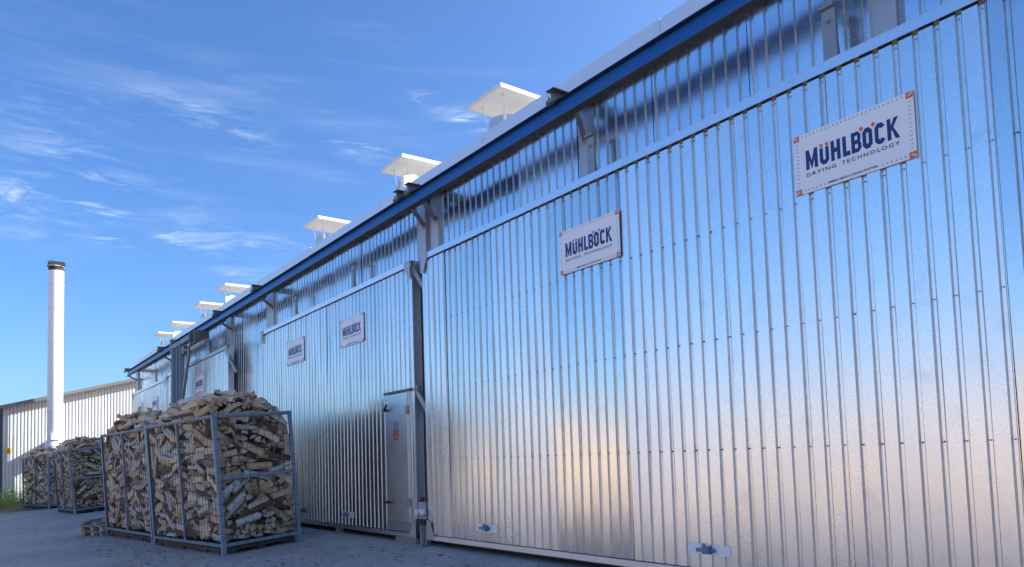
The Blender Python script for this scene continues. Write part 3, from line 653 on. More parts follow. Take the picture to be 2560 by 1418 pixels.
# ------------------------------------------------------------------ wire crates
U_, V_, H_ = 1.30, 2.95, 2.13
def crate(pos, yaw, ta, tb, label, extra):
    q = (Matrix.Rotation(yaw, 3, 'Z')@Matrix.Rotation(ta, 3, 'X')@Matrix.Rotation(tb, 3, 'Y')).to_quaternion()
    c = tag(empty('wire_crate', pos, q), label, 'crate', 'wire crates of firewood'); c['local'] = 1
    def part(b, name, m):
        o = bpy.data.objects.new(name, b.mesh(name, m)); COL.objects.link(o); o.parent = c; return o
    w_ = .062; th = .007
    corners = [(0, 0, -1, 1), (0, U_, -1, -1), (-V_, 0, 1, 1), (-V_, U_, 1, -1)]
    for cx, cy, dx, dy in corners:                                                     # angle-iron corner posts
        part(MB().box((cx, cy, .0), (cx+dx*w_, cy+dy*th, H_)).box((cx, cy+dy*th, .0), (cx+dx*th, cy+dy*w_, H_)).box((cx+dx*.003, cy+dy*.003, -.012), (cx+dx*.07, cy+dy*.07, 0)), 'corner_post', MT['crate'])
    for cy, dy in ((0, 1), (U_, -1)):
        for cx in (-V_/2-.02,) if not extra else (-V_*.5,):
            part(MB().box((cx-.022, cy+dy*.004, .17), (cx+.022, cy+dy*.034, H_-.05)), 'side_post', MT['crate'])
        part(MB().box((-V_+w_, cy+dy*.001, H_-.052), (-w_, cy+dy*.030, H_-.001)), 'top_rail', MT['crate'])
        part(MB().box((-V_+w_, cy+dy*.001, .125), (-w_, cy+dy*.030, .17)), 'bottom_rail', MT['crate'])
    for cx, dx in ((0, -1), (-V_, 1)):
        for z0, z1, nm in ((H_-.053, H_-.002, 'top_rail'), (1.13, 1.18, 'middle_rail'), (.122, .172, 'bottom_rail')):
            part(MB().box((cx+dx*.0012, w_, z0), (cx+dx*.031, U_-w_, z1)), nm, MT['crate'])
    rw = random.Random(int(abs(pos[0])*10))
    def wires(face):
        b = MB(); r = .0034
        def bow(a): return .006*math.sin(a*5+rw.random())
        if face in 'ab':
            y = -.004 if face == 'a' else U_+.004
            k = -V_+.1
            while k < -.05: b.tube((k+rw.uniform(-.004, .004), y, .13), (k+rw.uniform(-.006, .006), y, H_-.01), r, 4, caps=False); k += .118
            k = .27
            while k < H_-.03: b.tube((-V_, y-.006*(1 if face == 'a' else -1), k), (0, y-.006*(1 if face == 'a' else -1), k+rw.uniform(-.006, .006)), r, 4, caps=False); k += .165
        else:
            x = .004 if face == 'c' else -V_-.004
            k = .09
            while k < U_-.03: b.tube((x, k+rw.uniform(-.004, .004), .13), (x, k+rw.uniform(-.006, .006), H_-.01), r, 4, caps=False); k += .142
            k = .27
            while k < H_-.03: b.tube((x+.006*(1 if face == 'c' else -1), -.01, k), (x+.006*(1 if face == 'c' else -1), U_+.01, k+rw.uniform(-.006, .006)), r, 4, caps=False); k += .165
        o = part(b, 'wire_panel', MT['wire']); tag(o, kind='stuff')
    for f in 'abcd': wires(f)
    return c, q
CR = [((-11.621, -2.061, -.148), .134, .072, -.007, 0, 'nearest wire crate of firewood, blue grey frame with full short end in view'),
      ((-14.945, -2.40, -.17), .114, .061, .0, 1, 'wire crate of firewood directly behind the nearest one'),
      ((-28.111, -2.23, -.198), .063, .096, -.013, 0, 'leaning wire crate of firewood further back, right of the farthest crate'),
      ((-35.351, -2.353, -.273), .245, .02, -.004, 1, 'farthest wire crate of firewood beside the weeds, square to the hall')]
PL = ['dark wooden pallet under the nearest firewood crate', 'dark wooden pallet under the second firewood crate', 'dark wooden pallet under the leaning firewood crate', 'dark wooden pallet under the farthest firewood crate']
# settled pose of every firewood log: shape, x, y, z in millimetres, quaternion w x y z in 1/127
LOGDATA = [
5,180,113,32,24,-16,-69,103,2,334,249,58,1,-124,-25,11,3,31,576,21,56,-70,-70,57,4,204,805,38,28,121,-25,-6,
6,374,874,25,36,-29,-74,93,9,653,839,39,112,23,-11,-53,8,805,926,45,10,24,116,45,4,1237,819,38,6,2,-28,-124,
0,1660,176,43,38,119,20,6,7,2221,316,23,127,2,0,2,1,2228,936,24,21,-26,-96,77,7,2116,1089,45,84,89,-24,-23,
3,2583,92,33,32,123,-1,-1,1,2612,342,28,88,88,19,18,6,2651,570,29,90,90,2,2,8,2604,885,27,86,-91,17,-16,
3,2744,1046,33,65,16,27,104,8,429,117,94,120,36,14,16,5,398,213,108,11,4,-125,-22,7,87,638,54,39,-84,-77,40,
0,458,893,65,62,-58,-52,78,8,88,859,119,52,-81,-68,48,6,712,52,29,90,90,0,-1,5,720,918,123,29,-121,-26,0,
9,662,1074,41,106,-64,14,-22,3,1118,177,85,122,-32,16,5,0,979,156,43,4,11,120,39,4,1830,136,107,121,29,-18,17,
0,1870,262,69,62,28,29,104,9,2250,221,67,16,8,-6,126,8,2179,878,86,41,114,31,25,4,1968,936,81,23,124,6,14,
8,2651,30,59,22,-125,0,1,9,2683,261,39,120,-25,-6,31,0,2669,474,46,46,-118,-4,2,6,2580,956,111,98,79,-8,-15,
7,2690,1071,80,124,9,-20,15,8,430,520,35,54,-98,-53,30,8,367,637,99,52,-93,-68,14,6,202,728,84,75,-50,-70,56,
7,214,982,139,27,-6,-124,3,7,167,1095,45,92,-88,1,0,9,654,77,90,58,-112,-9,9,5,628,247,147,36,115,-19,-37,
8,1194,34,59,32,-123,1,1,8,1344,215,88,106,-66,9,20,8,1025,244,81,10,-2,-118,-44,8,1628,26,87,11,-126,0,-3,
8,1618,229,112,29,-50,-79,81,0,1585,1012,90,123,26,12,-17,0,2152,50,76,116,-51,-10,-5,4,2271,124,93,123,28,-16,6,
9,2650,259,119,24,-51,-90,69,4,2563,632,75,55,115,-4,0,1,2665,725,37,85,-94,1,-6,0,2655,759,106,123,33,-3,0,
8,2640,830,130,92,87,-10,1,6,268,657,163,31,-8,107,-60,0,190,772,198,120,39,16,4,9,229,945,204,9,124,0,-27,
6,220,1054,171,8,122,-4,-35,5,188,1114,123,70,-106,0,2,4,463,295,155,10,43,119,9,3,1265,94,117,2,-4,58,-113,
7,1189,1054,45,74,-71,-52,55,1,1535,204,134,81,-78,30,-50,4,1748,1177,90,77,101,-1,1,8,2183,166,130,86,92,-11,13,
4,1930,986,154,7,67,89,-60,5,2685,317,152,66,102,-14,-33,8,2528,186,128,111,36,-25,-43,7,2689,612,126,122,35,-4,4,
1,2667,695,137,26,124,-1,1,5,2434,888,168,52,-72,-77,47,9,172,301,115,36,-10,75,95,6,242,363,148,61,107,-32,3,
4,210,519,157,47,-116,23,-3,7,284,1016,189,101,72,21,-18,0,302,1190,55,125,-24,1,1,3,890,933,97,23,24,-122,-7,
8,1111,1111,112,118,36,-11,27,0,1045,1141,116,54,-111,-24,-19,8,1330,1092,110,19,-22,54,-111,3,1477,1087,33,31,123,2,0,
3,2357,775,184,105,-2,-4,-71,9,2160,893,173,46,110,-27,-34,7,2138,1049,143,49,-116,-15,0,1,2659,422,112,78,-97,22,-12,
5,2573,240,121,2,113,-54,22,0,2674,553,174,10,122,-31,-16,2,2429,1105,91,30,7,73,99,3,2678,831,197,38,1,35,116,
3,153,109,122,52,6,83,-81,9,133,597,266,36,-89,83,-3,2,283,970,262,43,32,-5,115,8,211,1117,217,14,126,-2,-5,
3,194,1179,123,109,-65,1,1,0,867,1092,140,123,-10,-20,-20,3,581,959,158,9,112,-54,23,8,1164,29,179,18,126,0,-4,
8,1727,166,236,14,-33,100,-70,7,1519,198,208,85,-92,-18,0,4,2593,471,212,64,99,-40,-26,8,2649,797,253,76,-98,10,-26,
0,2350,938,180,68,48,6,96,9,2678,916,212,19,-27,-91,82,4,2570,1182,151,67,108,1,0,4,173,377,209,4,-45,116,24,
8,448,486,254,36,32,80,86,2,249,753,326,24,-120,-18,29,8,144,935,367,57,32,-6,-109,0,248,1176,257,58,-113,4,10,
7,678,125,170,22,26,-115,-43,0,794,226,254,73,61,28,79,3,744,321,311,9,-105,68,-20,2,1162,95,216,109,-65,5,2,
8,1383,925,221,59,-74,54,-65,3,921,1200,140,122,-7,-36,-2,8,1838,961,152,31,-63,-38,99,0,1606,1164,175,43,119,2,-4,
1,2166,37,193,126,10,-10,0,8,2207,1112,89,73,-101,23,7,8,2651,781,334,108,-38,27,-46,5,2672,741,406,108,-64,16,-10,
1,2348,954,274,103,-59,-1,-46,8,2648,880,296,98,76,-25,-11,6,284,81,191,107,-68,3,5,8,245,305,242,117,22,-3,44,
8,242,835,332,2,124,22,-20,2,316,669,330,112,51,20,21,1,682,25,214,7,-121,2,38,6,718,190,272,36,102,-66,-7,
3,675,1187,137,64,-109,-6,-10,2,1468,1070,230,122,-12,35,2,4,1100,927,333,19,-108,-61,20,8,1105,980,220,99,-68,-21,34,
3,1812,54,216,91,83,25,-16,4,1613,150,319,98,-76,-2,-26,0,1677,913,191,83,-45,-7,85,3,1819,1118,164,125,-21,8,1,
0,2130,80,234,7,127,1,3,2,2172,976,295,11,104,-63,35,9,2698,489,229,102,59,5,-46,8,2630,666,328,41,108,-48,-23,
3,2540,1008,296,122,-24,23,8,3,2545,1051,255,85,-93,2,16,9,2563,1096,180,122,-31,10,-11,4,647,925,256,79,-70,-5,70,
0,194,428,290,87,-91,-14,-7,0,286,903,392,120,-9,26,31,1,224,946,433,66,-99,-6,45,8,955,1056,313,15,31,57,-108,
4,717,237,347,98,-40,13,-68,0,924,978,255,1,123,24,18,0,507,1166,275,91,59,-55,37,4,1176,924,338,38,106,46,38,
5,1187,1145,258,61,108,1,28,8,1808,1083,240,36,121,11,-5,2,1773,1147,264,100,-76,4,15,7,2160,23,293,87,92,-6,6,
3,1901,951,348,36,66,-100,-22,6,2835,430,278,90,-1,19,-88,8,2506,437,275,45,51,-5,-107,0,2676,1109,282,17,-126,-3,2,
0,2676,1176,250,58,113,2,-3,0,307,47,254,109,64,6,-4,9,407,174,272,11,-15,-121,33,2,473,232,239,113,40,-17,39,
6,29,718,382,28,-85,-85,-28,1,619,1042,326,85,94,-3,-5,0,1054,1161,384,14,-12,90,88,3,490,1094,262,8,-14,126,-5,
4,659,1115,204,12,-11,110,-62,5,798,1117,322,29,27,120,-6,7,1251,240,299,21,-123,-17,16,6,1237,927,418,85,88,24,23,
1,1164,1188,331,119,-40,-19,-6,6,1646,259,305,83,-96,3,5,7,1533,300,363,117,-4,10,48,8,1646,976,267,1,2,-73,-104,
8,2541,55,294,64,110,2,-6,8,1890,322,323,42,109,-50,4,4,2032,1004,380,80,-51,13,-84,3,2042,1036,288,70,-24,-2,-104,
4,2718,975,312,90,-50,21,71,1,2565,132,252,46,-16,112,-33,6,2742,1016,401,70,-78,30,-65,3,2563,1187,352,64,-108,-10,-16,
2,454,97,326,1,15,-126,-8,3,170,270,304,66,102,16,34,0,297,528,334,124,-24,-6,10,2,324,282,366,1,0,123,30,
8,265,1174,337,12,2,-119,44,5,459,1083,390,4,1,-120,42,3,819,1187,429,65,109,-1,2,7,1146,50,277,123,30,5,-2,
8,1312,219,329,74,-81,61,-19,0,1238,198,415,117,-48,-3,-11,7,1353,117,401,76,101,4,-12,4,1496,38,339,108,-67,-7,-5,
0,1870,82,356,11,-83,20,-93,3,1868,918,416,61,88,62,27,0,1524,1058,312,55,-103,37,-33,8,2373,180,239,5,19,-70,104,
4,2657,230,251,31,18,98,73,0,2462,207,348,24,-15,60,-108,0,2791,322,302,40,-86,-79,-29,0,2707,504,388,40,-95,-73,10,
0,190,152,388,37,120,9,18,7,368,48,370,13,-126,1,2,1,201,147,316,90,-87,-18,-4,7,189,573,448,63,-57,-77,55,
9,339,1179,411,17,125,2,-12,4,378,1004,464,5,-84,-95,-10,4,613,1053,449,108,52,10,-40,4,859,1107,430,60,111,-8,14,
3,956,142,285,95,-41,31,67,3,1200,139,315,34,24,-109,49,3,1171,329,460,106,61,-19,29,3,1793,276,353,73,-97,37,-10,
3,1728,262,395,39,-29,-106,49,0,1740,917,330,95,-34,36,-68,0,2115,92,348,78,97,-22,6,8,2334,286,338,107,64,20,11,
4,2170,1182,316,63,101,23,-37,4,2311,1076,422,98,9,69,42,5,2828,664,455,30,-85,-89,5,1,2497,1055,425,32,37,41,110,
4,2581,1084,407,9,-17,45,117,3,2537,1150,423,94,84,-12,10,5,369,312,451,3,-115,-47,24,0,301,453,465,93,49,40,60,
0,305,616,501,77,72,57,43,8,46,390,378,27,85,79,44,9,489,169,429,55,-18,23,-110,6,922,321,318,73,72,2,75,
8,689,1096,461,117,-27,35,-25,3,1237,55,394,54,115,-5,7,6,909,98,243,28,-75,-58,-80,9,1368,921,452,22,115,43,22,
0,2225,1068,446,21,51,43,-106,3,1829,1128,439,13,1,-77,100,0,2628,44,356,113,58,6,-4,1,2600,277,283,39,-30,63,-98,
0,2635,676,490,111,41,23,40,3,2571,1011,477,103,65,-4,35,7,2610,1197,535,88,91,6,-6,4,73,562,475,62,57,41,86,
3,470,231,488,24,43,-76,-89,8,454,530,483,70,-84,61,-22,6,145,523,441,95,11,16,-83,3,927,222,340,44,-5,-44,111,
0,469,862,400,75,-30,-35,91,5,878,968,489,50,-54,103,0,8,1030,965,475,58,13,40,-105,1,1220,872,495,97,74,-35,-11,
3,1267,925,501,21,-36,-44,112,5,1212,1089,476,68,-101,31,-21,3,1422,281,486,24,-122,-22,10,8,1772,1194,540,14,-1,-126,-6,
1,1661,1196,345,124,-14,-23,-2,5,1952,32,338,70,-105,-10,-16,6,1914,1003,528,26,4,71,102,7,2177,1154,407,9,32,-88,85,
3,2818,615,496,71,-55,73,-52,8,2794,239,470,67,-62,-87,11,8,2494,906,478,123,10,6,29,0,2374,934,543,105,-46,4,54,
6,209,29,466,124,0,-28,0,9,185,114,452,54,113,-17,-14,0,588,25,413,7,121,2,-39,6,29,999,200,61,66,66,-61,
3,483,148,499,24,-17,-106,63,9,898,314,437,6,-17,126,-8,0,674,288,468,92,-46,39,-64,9,1334,1118,490,36,111,37,-36,
0,841,1176,632,19,39,55,-106,7,1739,1123,411,11,-9,-124,21,3,1486,1162,484,44,60,-48,91,2,2162,56,450,27,124,-3,10,
4,2172,313,461,1,-8,-113,-56,0,2174,962,590,74,39,81,51,3,2156,1171,490,54,-114,6,8,0,2579,391,449,46,-118,7,-6,
0,2714,605,567,55,98,12,57,7,2558,706,520,118,24,8,39,4,2538,855,506,114,-45,-15,31,0,2603,1010,555,34,-44,-61,97,
2,149,339,526,96,-12,16,-81,0,265,344,594,76,45,43,81,8,455,275,558,69,-1,35,101,5,253,680,545,120,7,9,41,
0,188,752,550,31,-33,3,-119,9,545,896,480,106,65,25,-6,4,828,1005,483,72,5,24,-101,3,1156,33,432,109,64,-8,4,
2,997,261,491,91,15,-18,85,8,1314,935,645,104,-57,22,-41,1,1005,988,563,69,26,49,91,0,1164,1143,640,1,125,2,-21,
8,1725,985,537,5,-17,-107,67,7,1674,939,482,127,-4,-3,-5,3,1556,1056,422,116,-33,-37,12,9,2081,82,499,126,-9,-11,-6,
0,2094,148,441,10,-126,6,3,3,2561,254,430,9,126,1,-13,3,2632,326,444,126,-10,12,-2,9,2763,862,540,42,94,74,10,
8,2531,478,538,110,-47,18,-37,0,343,511,574,49,-70,-85,39,9,211,845,582,71,-82,-10,66,8,46,698,721,44,78,86,27,
0,294,1069,566,45,110,31,30,0,163,1100,514,62,98,6,51,2,547,851,571,70,-25,-7,-103,5,492,933,582,47,95,68,19,
8,1502,358,591,46,67,-71,-67,3,834,961,559,49,-102,51,-25,0,1168,948,653,38,-25,-42,111,9,1115,1179,572,62,109,11,-18,
7,1544,161,433,9,113,-57,1,5,1745,170,459,122,-13,-27,-20,8,1794,1045,610,125,24,3,0,2,1476,966,566,11,-6,-77,100,
3,2183,184,500,126,2,-1,-16,1,2293,215,606,68,6,107,5,7,2065,1102,576,91,-87,-10,-9,4,2165,1163,558,106,-69,6,2,
8,2507,180,428,121,-24,28,-9,8,2550,161,488,111,-50,-12,35,8,2548,382,608,108,-67,-2,-8,3,2708,489,553,120,2,16,-38,
1,2611,838,605,61,-63,-81,42,8,279,86,558,97,80,-7,15,0,146,289,586,31,-79,88,-36,4,191,637,628,92,-59,-22,61,
0,185,878,711,2,122,1,-34,4,243,946,583,49,-116,3,13,9,653,39,595,13,69,-21,104,2,763,77,593,11,-33,-78,-94,
4,772,280,523,16,-47,-117,-5,0,768,1084,631,7,19,105,-69,9,560,923,630,60,-106,3,35,4,1180,76,489,116,-51,-6,2,
7,1645,109,481,124,-7,2,-26,8,1568,928,650,91,-81,33,-18,8,1620,1122,599,121,-38,6,7,6,2194,29,604,127,0,7,0,
8,2116,104,589,76,101,4,7,2,2530,160,584,11,-11,82,-96,8,2649,478,616,3,-4,-100,78,8,2472,286,635,96,83,-6,-1,
6,2712,548,712,49,-23,50,104,3,2741,635,767,63,0,96,54,0,142,354,676,50,28,-41,-105,5,358,469,647,43,1,-71,96,
9,39,424,626,57,69,42,-80,0,1242,286,603,71,90,23,51,8,1300,232,654,55,-28,-76,81,0,1074,930,722,79,15,22,96,
6,1670,51,545,74,-103,-5,-8,9,2146,115,658,105,-71,-6,6,3,1951,182,589,69,106,5,13,6,2561,348,699,83,86,27,34,
8,2790,249,655,42,82,-39,-79,3,2837,262,583,17,-88,-79,-43,3,2817,374,823,56,-68,-91,7,2,2476,952,647,31,-109,54,-17,
2,2656,1158,602,101,72,19,-21,0,43,184,556,75,-49,32,-84,0,354,341,684,126,5,6,12,3,228,698,689,51,-23,33,-109,
8,321,630,797,12,78,-96,-28,8,684,234,584,99,73,-11,-32,8,782,289,619,111,51,3,-33,3,1243,114,556,126,7,1,13,
0,984,227,632,25,30,84,87,3,1325,988,740,25,31,75,94,6,1760,1062,685,105,70,8,2,2,1587,1154,687,125,-23,9,6,
1,2119,38,722,53,-115,4,7,3,2671,37,413,102,-75,6,4,7,2538,194,729,32,-6,-106,62,0,2653,525,735,78,-85,-4,-52,
4,2641,889,732,122,30,16,11,0,2797,1027,640,47,80,-65,-57,6,300,29,691,126,0,19,0,4,264,91,659,80,-98,-8,10,
2,311,157,695,75,102,9,7,5,271,380,715,115,-51,7,18,8,55,638,798,36,-82,73,-54,7,822,829,735,6,-46,-104,56,
7,868,928,719,32,-107,60,-8,0,754,1017,639,124,-16,-15,-15,5,748,1138,685,55,111,-24,10,5,1391,959,796,25,119,28,25,
9,1196,850,804,81,-22,-15,94,4,1033,878,724,11,-80,-96,20,8,1670,85,593,83,-96,-9,0,8,1750,225,554,113,-56,-4,13,
5,2688,138,596,78,-78,-55,-31,0,2629,376,777,35,109,-54,-14,1,2698,754,752,114,35,-13,43,4,2649,950,741,16,-10,-17,-124,
7,2689,792,682,19,-11,57,-111,0,221,205,737,119,-41,-17,2,0,358,317,778,98,71,14,-35,8,186,645,789,89,-23,24,-84,
9,528,1010,654,23,-12,27,121,8,1036,1042,795,75,-93,-36,26,6,365,1148,656,109,-64,-11,4,6,649,1163,746,97,-82,-4,-2,
3,679,190,633,21,-21,-110,56,3,1596,207,658,56,95,61,17,6,1397,1099,540,44,96,27,-64,1,1224,1192,693,0,-125,0,21,
0,1756,47,652,110,-63,1,0,4,1600,305,863,48,28,-113,-18,8,1980,326,750,24,-62,-103,31,0,1546,274,654,27,-54,103,-42,
0,2063,1195,653,127,-5,9,1,0,2365,994,795,11,11,88,-91,0,2835,176,794,32,-84,-88,-19,3,2600,641,782,61,-102,8,-44,
5,2682,835,774,67,-103,-29,15,2,2611,1086,652,124,0,-24,13,6,423,437,823,82,52,-31,-76,3,69,1034,780,65,72,-80,-15,
3,266,1062,705,90,-81,-30,23,8,286,828,796,76,-55,3,85,8,168,1095,717,20,-43,93,72,0,900,43,680,110,56,27,-14,
5,726,229,675,46,-115,27,0,8,584,982,740,90,-81,10,-36,8,775,1171,837,46,118,-1,3,3,1300,35,816,107,-68,-7,-5,
1,1079,162,777,35,31,61,101,7,1279,47,716,1,124,-1,27,1,764,1029,801,76,92,-38,20,8,1038,1030,884,88,-81,33,-26,
5,1736,84,719,9,8,-117,-48,3,1735,45,780,66,-108,3,6,0,1852,267,759,64,26,57,90,8,1482,912,768,74,-92,-33,33,
0,1816,249,659,28,-23,-99,71,0,2232,199,795,42,-110,-48,2,0,2034,939,713,86,0,-19,-91,7,2234,955,642,118,-34,5,-31,
0,2195,1090,692,116,-36,26,-27,6,2617,1169,888,7,6,0,-127,4,2461,732,787,104,-47,14,-54,7,2606,712,858,21,-12,-69,104,
8,2647,768,840,104,-69,17,-19,8,2649,1054,765,89,87,-24,4,9,561,58,835,39,109,-24,47,2,142,608,850,6,87,92,9,
2,600,1039,860,122,11,-26,20,7,23,972,857,73,52,75,50,2,831,55,820,34,122,-1,2,3,660,205,722,13,-26,-123,-5,
3,824,891,838,31,26,62,103,7,690,1107,824,109,63,-9,15,0,982,160,790,54,-41,-107,-4,9,1311,145,784,16,12,-98,79,
2,1126,273,787,80,42,8,-89,9,1204,256,728,94,-82,-10,-24,8,1349,46,672,24,10,114,-50,3,1708,34,841,108,-66,7,4,
8,1790,294,816,48,105,39,35,6,1427,1096,860,102,-47,57,14,1,2406,85,738,113,-55,14,-2,0,2440,80,827,18,123,-17,-20,
5,2169,1057,783,39,116,33,4,7,2297,1197,717,8,-8,-92,-87,2,2592,82,643,112,57,8,-13,4,2831,613,956,90,3,-30,-84,
9,2506,1079,791,91,-85,-26,-6,4,2773,1015,906,24,-76,55,-82,3,2490,1200,773,13,1,-126,8,6,274,204,847,124,-23,-16,6,
0,25,341,874,84,32,-19,88,8,239,930,843,71,90,54,-7,2,359,1194,893,91,-86,15,14,5,755,120,752,88,90,-5,-14,
9,767,181,798,34,97,66,-36,1,743,296,781,90,-85,-11,26,6,967,422,710,77,-43,53,-74,0,1287,62,890,75,102,-8,6,
5,1145,151,913,111,56,24,6,8,1073,190,907,1,124,15,-21,5,1736,87,883,100,-77,7,6,9,1910,163,874,100,-76,11,14,
4,1715,1080,792,116,-41,6,-32,8,1812,1094,765,122,15,-10,-32,7,2650,482,882,33,-63,105,-1,9,2673,42,530,6,-14,-47,-117,
9,2821,1007,1037,85,30,-6,-89,3,2612,889,887,49,85,-79,-16,2,209,59,781,114,-52,17,4,6,198,531,909,44,-21,-90,75,
9,392,880,834,12,32,-77,95,3,390,996,811,86,-15,65,-65,1,828,172,844,101,-14,48,59,0,1207,44,924,112,-58,-9,-5,
7,1590,142,744,113,-31,39,27,3,956,296,847,9,4,96,-82,8,1504,211,837,20,42,-89,78,4,1727,85,972,108,66,9,-5,
0,1718,236,891,111,-55,8,29,3,1665,828,836,114,1,-13,55,2,2111,1194,837,88,91,-2,3,9,2578,671,932,96,-82,-16,-3,
1,2308,1057,843,114,15,44,29,8,2658,1009,933,69,34,9,100,0,2465,1176,992,56,-109,-16,-30,8,505,841,884,89,-26,35,-80,
0,170,662,937,42,110,-34,-32,3,126,1081,793,92,22,-72,-44,1,186,1067,914,98,71,12,-37,7,198,1147,855,91,-80,-11,-37,
3,590,1076,952,53,-108,36,-22,9,1604,950,825,44,81,-49,-72,8,1405,961,876,65,-96,-52,10,1,1226,932,925,62,59,91,22,
6,1852,249,938,7,20,102,73,7,2128,23,845,87,92,6,-7,1,2248,70,885,124,24,-7,-6,0,1862,211,1007,114,47,-4,-30,
4,2603,163,799,103,56,12,-49,3,2604,275,798,28,-36,-112,37,9,2520,458,832,109,-5,-52,40,9,2479,991,945,38,117,-33,-3,
3,2576,1011,950,20,-39,-5,119,8,432,1057,1001,61,99,21,46,3,367,33,889,6,-4,109,65,9,60,985,942,76,37,-74,-59,
5,562,884,876,86,-21,-38,83,4,215,100,809,8,15,-36,121,0,644,169,907,121,-22,11,31,0,1090,964,968,24,2,119,-37,
0,1054,1163,937,99,-76,20,16,0,1972,1011,860,73,-102,16,-11,7,2073,23,968,91,-88,-2,-2,7,2118,140,1017,79,94,-3,-30,
9,2574,256,886,112,4,10,-59,1,2229,203,916,10,-23,104,-69,8,2508,565,946,76,-81,-61,8,1,2545,772,958,59,-109,-26,1,
2,2457,875,997,18,13,94,-82,2,2417,925,998,98,-74,-24,-18,2,2637,1071,1064,106,-62,-29,-15,8,99,328,995,69,-40,-66,73,
5,211,347,926,37,-106,-58,13,2,154,404,950,0,60,-111,-12,3,585,185,886,8,120,31,26,0,688,340,986,3,29,-122,17,
2,259,666,992,17,-7,14,-125,3,1029,39,990,59,-112,-5,-10,7,1464,23,1041,91,-88,9,8,4,1140,242,983,31,22,42,114,
2,1949,1111,807,96,-74,-6,-37,1,882,946,954,83,-75,8,-58,0,1691,114,1021,64,-107,21,-11,7,1736,1009,922,63,-85,-29,64,
2,1666,1194,930,91,-87,14,13,6,2310,904,1057,19,17,124,-9,0,2578,809,1016,67,-105,-14,-20,7,2811,240,936,86,27,-1,-89,
1,2642,361,953,91,-54,50,-49,2,2671,279,879,110,19,4,-61,0,2452,991,1042,25,-17,103,68,0,260,88,946,101,74,18,2,
5,205,118,890,110,62,17,0,6,168,452,1013,65,-75,70,-36,4,247,583,1042,53,-84,75,-24,3,328,295,943,62,94,54,23,
0,796,212,991,20,-15,76,-99,2,927,243,1063,40,-1,41,-114,0,717,1056,991,19,118,-42,8,3,807,1114,997,117,-37,23,-24,
7,1226,93,1028,89,-90,4,-8,8,1277,193,1083,44,-96,49,-52,8,1512,898,923,89,71,22,51,5,1737,1107,962,124,-26,0,-9,
2,1619,1064,1018,127,1,-1,3,0,1822,1151,985,20,-124,2,21,9,1842,1178,1062,112,55,20,-9,3,2166,1030,1011,38,-21,-61,-102,
3,2102,1118,897,121,-26,23,15,8,2604,46,897,112,48,32,-15,9,2591,177,959,38,121,-10,-1,8,2634,350,1025,67,-104,-28,-6,
1,2684,508,999,51,-57,-101,9,2,2700,703,1091,97,39,0,-72,4,349,136,1138,36,10,118,27,0,188,113,1079,18,34,101,-67,
1,475,194,1005,14,-97,-81,5,2,363,423,1015,64,-77,68,-39,3,180,806,1021,114,35,30,30,4,1290,133,1030,4,-127,8,-6,
0,1032,146,1089,52,-115,-12,11,9,1117,1104,1008,103,70,20,13,3,1212,1089,883,44,-117,4,21,2,1530,1031,1104,15,124,-21,3,
9,1548,1119,1081,25,-123,22,-5,9,1652,1113,1168,25,124,-14,0,5,1916,103,1030,63,107,-26,-7,0,2816,188,994,85,-29,-52,73,
0,2691,686,1174,91,-64,40,-46,2,2834,675,1095,65,-63,61,-66,6,175,421,1065,83,-70,58,-32,3,294,230,1052,109,41,6,-50,
9,256,490,1101,10,-110,63,1,5,439,154,1243,53,-33,-3,-111,8,159,578,1201,52,24,-35,-108,6,421,360,1081,90,-43,-38,69,
2,1393,963,1062,116,12,-48,-15,9,2208,92,1073,81,-96,5,18,5,1860,1127,1114,40,4,-92,78,4,2189,178,1021,100,72,5,-31,
7,2207,370,1086,50,-6,3,-116,7,1584,276,1095,102,-67,-35,-5,3,2542,631,1101,58,-45,-83,62,9,2577,417,1048,124,-4,-20,19,
2,2600,343,1096,122,30,-7,-19,4,2703,553,1203,106,-44,8,-55,3,2818,826,1179,42,-80,-67,60,4,2761,717,1222,6,89,85,-30,
5,198,917,1073,22,58,-110,17,8,504,382,1121,87,-62,59,-35,9,350,1028,1045,72,66,-32,-75,1,187,1147,1123,64,-14,-109,9,
3,254,1178,1004,87,-90,14,16,8,715,67,1032,104,-73,-2,-6,8,636,134,1129,60,111,-11,-5,5,322,683,1095,55,-73,34,-81,
8,676,815,1066,75,-54,33,-81,9,1775,161,1085,75,-99,17,-21,8,1550,111,1197,111,-53,-14,-29,0,1547,159,1097,30,-25,-98,71,
3,1528,1050,1160,47,116,-18,-3,6,2269,189,1072,9,-44,62,-101,0,1768,879,1083,57,-59,94,-24,5,2026,1035,999,18,-67,101,-33,
5,2594,111,922,81,-97,5,-12,8,2601,120,1016,118,-45,-7,-10,3,2586,891,1186,88,78,44,17,7,2608,1118,1067,63,106,-13,27,
7,244,847,1059,19,36,114,-39,3,245,473,1206,11,-32,-45,-114,3,482,912,1118,54,3,-67,-94,5,124,922,1069,81,-74,-36,52,
3,438,1048,1050,88,-41,57,-58,0,633,25,1131,9,-126,0,-8,4,1101,114,1156,17,122,-26,-19,7,975,1003,1099,8,47,-118,2,
1,1845,64,1170,82,97,4,-1,3,1825,240,1200,122,30,-19,4,0,1463,273,1168,14,-68,63,-86,9,1665,1047,1245,66,-89,-56,26,
9,1905,1009,1064,72,-67,75,29,0,2129,1111,1019,86,-81,15,43,6,2548,253,1045,105,-68,15,-12,2,2430,209,1120,98,5,-10,80,
5,2485,1038,1106,73,100,-5,25,3,2481,1088,1089,10,122,8,32,9,795,1089,1111,120,42,4,8,1,65,203,1102,70,-55,48,-76,
6,201,585,1256,91,-86,8,19,3,116,1036,1018,29,-109,56,21,4,175,38,1217,89,56,-60,38,0,327,764,1205,34,-113,27,-39,
